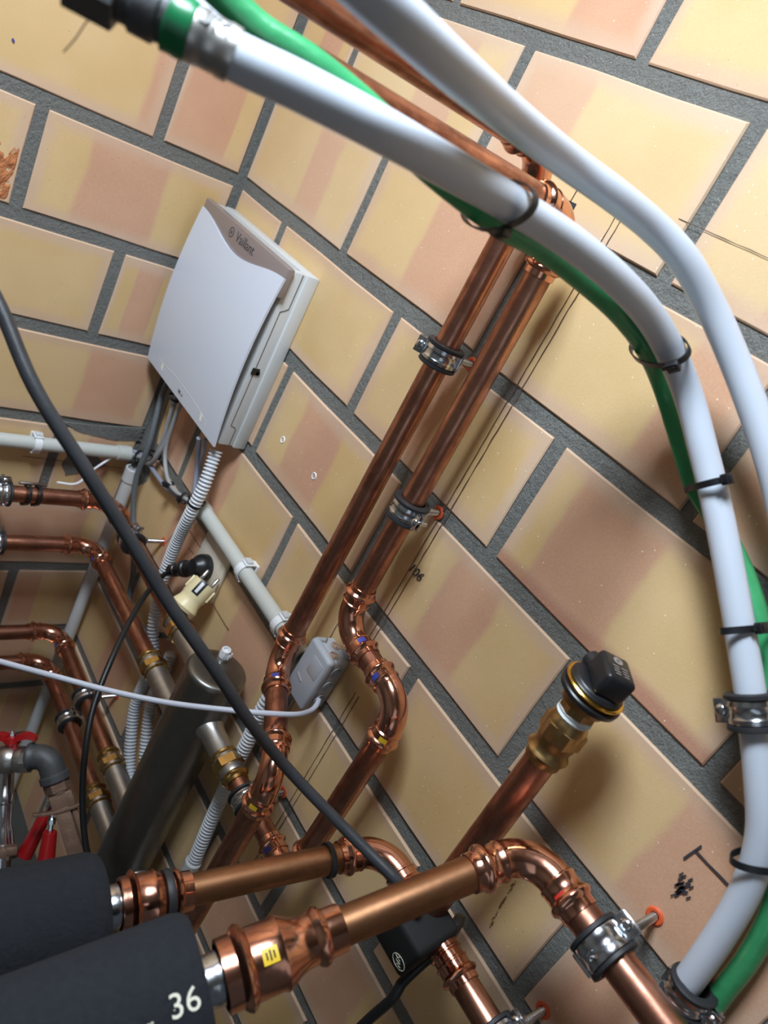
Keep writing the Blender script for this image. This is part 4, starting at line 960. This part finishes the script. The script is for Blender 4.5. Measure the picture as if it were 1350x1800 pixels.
bm = bmesh.new(); box(bm, c2 + ax*(L-.010) + fn*.0188, (.024, .012, .0034), axes(ax, pn, fn), .0003); lb = fin('black_slot', bm, 'black', cb)
bm = bmesh.new(); box(bm, c2 + ax*(L-.010) + fn*.0207, (.018, .0050, .0006), axes(ax, pn, fn), .0002); fin('white_slot', bm, 'white', cb)
# two screw plugs set in the wall
for i, (x, z, lb_) in enumerate(((.3745, 1.3295, 'small white wall plug right of the control box, upper left one of two'), (.4695, 1.330, 'small white wall plug right of the control box, lower right one of two'))):
    bm = bmesh.new(); lathe(bm, (x, .001, z), (0, -1, 0), [(0, .0022), (0, .0058), (.0015, .0058), (.0026, .0044), (.002, .0030), (-.002, .0028)], 20, cap=False)
    tag(fin('wall_plug', bm, 'white', ang=60), lb_, 'wall plug')
bm = bmesh.new(); lathe(bm, (.6775, .001, .957), (0, -1, 0), [(0, .0052), (0, .0100), (.0016, .0104), (.0028, .0085), (.002, .0052)], 20, cap=False)
tag(fin('wall_plug', bm, 'orange'), 'empty orange wall plug beside the riser above the lower clamp rod', 'wall plug')

# ------------------------------------------------------------------ insulated hoses
def hose(name, pts, ends, r, label):
    t = thing(name, label, 'insulated pipe', None, pts[0]); q = spline(pts, .01)
    rad = [r]*len(q); q2, r2 = [], []
    d0 = (q[0]-q[1]).normalized()
    for f, rr in ((.0, .62), (.001, .90), (-.004, .97), (-.010, 1.0)): q2.append(q[0] + d0*f); r2.append(r*rr)
    bm = bmesh.new(); sweep(bm, q2 + [p for p in q[2:]], r2 + rad[2:], 48); s = fin('foam_sleeve', bm, 'foam', t, ang=50)
    a, b = V(ends[0]), V(ends[1]); d = (b-a).normalized(); L = (b-a).length
    bm = bmesh.new(); n = int(L/.0035); lathe(bm, a, d, [(L*i/n, .0185 + .0005*math.sin(i*1.6)) for i in range(n+1)], 32); fin('steel_pipe', bm, 'zinc', t)
    return t, s
HU = [V((.857, -.348, 1.0905)), V((.835, -.43, 1.078)), V((.815, -.52, 1.068)), V((.79, -.66, 1.055))]
HU[0] = UE - ud*.074
HU = [HU[0], HU[0] - ud*.10 + V((.006, 0, .006)), HU[0] - ud*.20 + V((.02, 0, .02)), HU[0] - ud*.36 + V((.05, 0, .05))]
hose('insulated_pipe', HU, (HU[0] - ud*.02, UE - ud*.052), 0.0500, 'upper black foam-insulated pipe at the lower left')
HT0 = TE - td*.033
HT = [HT0, HT0 - td*.06, HT0 - td*.12, HT0 - td*.22]
_, fs = hose('insulated_pipe', HT, (HT0 - td*.02, TE - td*.015), 0.0525, 'lower black foam-insulated pipe marked 36, bottom left corner')
vc = V(cam_o.location)
def on_hose(s, ang):
    c = HT0 - td*s; a_, x_, y_ = frame(td); vv = (vc - c); vv = (vv - td*td.dot(vv)).normalized(); yy = td.cross(vv)
    n_ = vv*math.cos(ang) + yy*math.sin(ang); return c + n_*.0528, n_, td.cross(n_)
pp, nn, tt_ = on_hose(.016, .12)
text_bm('36', .021, .0003, pp, td, -tt_ if False else nn.cross(td), 'printw', 'size_print', fs)
random.seed(3)
bm = bmesh.new()
for k in range(34):
    pp, nn, tt_ = on_hose(.03 + random.gauss(0, .006) + .010*(k % 2), (-.30 if False else .0) + random.gauss(.42 if k % 3 else .7, .12)); box(bm, pp, (random.uniform(.0004, .0020), random.uniform(.0003, .0010), .0003), axes(td, nn.cross(td), nn))
sc = fin('plaster_specks', bm, 'printw', fs, smooth=False); sc['kind'] = 'stuff'

# ------------------------------------------------------------------ rusty valve group at the lower left
SP = {k: V(v) for k, v in PATHS['spots'].items()}
t = thing('ball_valve', 'old steel ball valve with a red butterfly handle at the left edge', 'valve', None, SP['valveL'])
vd = (SP['valveR']-SP['valveL']).normalized(); up = SP['A0'] - (SP['valveL']+SP['valveR'])/2; up = (up - vd*vd.dot(up)).normalized(); mid = SP['valveL'].lerp(SP['valveR'], .55)
bm = bmesh.new(); lathe(bm, SP['valveL'], vd, [(-.10, .017), (0, .0175), (.003, .0205), (.006, .0185), (.012, .0200), (.020, .0225), (.028, .0215), (.034, .0185), (.038, .0200), (.046, .0200), (.048, .016)], 32); vb = fin('valve_body', bm, 'steel', t)
bm = bmesh.new(); prism(bm, SP['valveR'] - vd*.006, vd, .0205, .012, 8, up, .06); fin('hex_end', bm, 'steel', vb, ang=20)
hc = mid + up*.028; vw = V(cam_o.location) - hc; hx = vd
bm = bmesh.new(); lathe(bm, mid + up*.012, up, [(0, .008), (.010, .0085), (.014, .012), (.022, .012), (.024, .008)], 20)
hz = hx.cross(up)
for q in (-1, 1):
    prev = None
    for k in range(9):
        f = k/8; p0 = hc + hx*q*(.006+.031*f) + up*(.004+.006*math.sin(f*PI)*.8); wv = .0085*(1-.35*f)*(1 + .25*math.sin(f*PI)); th = .0055*(1-.5*f)
        cur = [bm.verts.new(p0 + hz*a*wv + up*b*th) for a, b in ((-1, -1), (1, -1), (1, 1), (-1, 1))]
        if prev:
            for j in range(4): bm.faces.new((prev[j], prev[(j+1) % 4], cur[(j+1) % 4], cur[j]))
        else: bm.faces.new(cur)
        prev = cur
    bm.faces.new(prev[::-1])
fin('butterfly_handle', bm, 'red', t)
bm = bmesh.new(); lathe(bm, hc + up*.008, up, [(0, .0048), (.004, .0048), (.005, .003), (.008, .003)], 6); fin('handle_screw', bm, 'zinc', t)
t = thing('pipe_assembly', 'rusty iron elbow and pipe with clamped bracket below the red-handled valve', 'pipe', None, SP['elb2'])
bd = (SP['bar2']-SP['elb2']).normalized(); C_ = SP['elb'] + vd*.006; u_ = vd; n0 = C_ + bd*.030
pts, rad = [], []
pts = [C_ - u_*.030, C_ - u_*.026, C_ - u_*.022]; rad = [.0205, .0215, .0190]
th = u_.angle(bd); nr = (bd - u_*u_.dot(bd)).normalized(); rb = .022; tt2 = rb*math.tan(th/2); cen = C_ - u_*tt2 + nr*rb
for i in range(9):
    f_ = th*i/8; pts.append(cen - nr*rb*math.cos(f_) + u_*rb*math.sin(f_)); rad.append(.0190)
e_ = C_ + bd*tt2; pts += [e_ + bd*.010, e_ + bd*.013, e_ + bd*.022]; rad += [.0190, .0225, .0225]
bm = bmesh.new(); sweep(bm, pts, rad, 24); fin('elbow', bm, 'iron', t)
p0 = e_ + bd*.022; sdv = bd.cross(V(cam_o.location)-p0).normalized(); fv = sdv.cross(bd)
bm = bmesh.new(); lathe(bm, p0, bd, [(0, .0165), (.020, .0165), (.021, .014), (.3, .014)], 20); fin('pipe', bm, 'rust', t)
bm = bmesh.new(); prism(bm, p0 + bd*.002, bd, .020, .014, 6, None, .05); fin('hex_nut', bm, 'rust', t, ang=20)
bm = bmesh.new(); box(bm, p0 + bd*.032 + fv*.010, (.034, .026, .010), axes(sdv, bd, fv), .002); br_ = fin('bracket', bm, 'rust', t)
bm = bmesh.new()
for k in range(7):
    f_ = k/6; box(bm, p0 + bd*(.045-.010*f_*f_) + fv*.014 + sdv*(-.016+.054*f_), (.011, .005, .012), axes((sdv - bd*.4*f_).normalized(), (bd + sdv*.4*f_).normalized(), fv), .001)
fin('bracket_arm', bm, 'rust', br_)
bm = bmesh.new(); box(bm, p0 + bd*.14 + fv*.015 + sdv*.004, (.022, .20, .006), axes(sdv, bd, fv), .0015); fin('flat_bar', bm, 'rust', t)
bm = bmesh.new(); box(bm, p0 + bd*.14 + fv*.011 - sdv*.013, (.009, .20, .005), axes(sdv, bd, fv), .0015); fin('flat_bar', bm, 'rust', t)
for a, b, rr, lb_ in ((SP['h1a'], SP['h1b'], .0105, 'longer red valve handle behind the upper insulated pipe'), (SP['h2a'], SP['h2b'], .0115, 'shorter red tubular handle next to the rusty bar')):
    t = thing('lever_handle', lb_, 'handle', None, a); d_ = (b-a).normalized(); L = (b-a).length
    bm = bmesh.new(); lathe(bm, a, d_, [(0, .005), (0, rr*.85), (.002, rr*.9), (L, rr*1.15), (L+.004, rr*1.15)], 18, cap=True); fin('grip', bm, 'red', t)
    bm = bmesh.new(); lathe(bm, a + d_*.004, -d_, [(0, .004), (.016, .0038), (.017, .0065), (.024, .0065), (.025, .003), (.032, .003)], 8); fin('stem', bm, 'zinc', t)
t = thing('steel_pipe', 'galvanised pipe with a flanged joint at the lower left edge', 'pipe', None, SP['p2'])
d_ = (SP['p2']-SP['p0']).normalized(); L = (SP['p2']-SP['p0']).length
bm = bmesh.new(); lathe(bm, SP['p0'], d_, [(0, .013), (L*.40, .013), (L*.42, .0155), (L*.5, .0155), (L*.52, .0125), (L*.72, .0125), (L*.76, .015), (L*.92, .019), (L*.94, .024), (L*1.04, .024), (L*1.06, .015), (L*1.8, .015)], 28); fin('pipe', bm, 'zinc', t)
fx_ = d_.cross(V(cam_o.location)-SP['flg']).normalized()
bm = bmesh.new(); box(bm, SP['flg'], (.034, .014, .022), axes(fx_, d_, fx_.cross(d_)), .003); lathe(bm, SP['flg'] + fx_*.004, fx_.cross(d_), [(.008, .008), (.016, .008), (.017, .005)], 6); fin('flange_bolt', bm, 'rust', t)
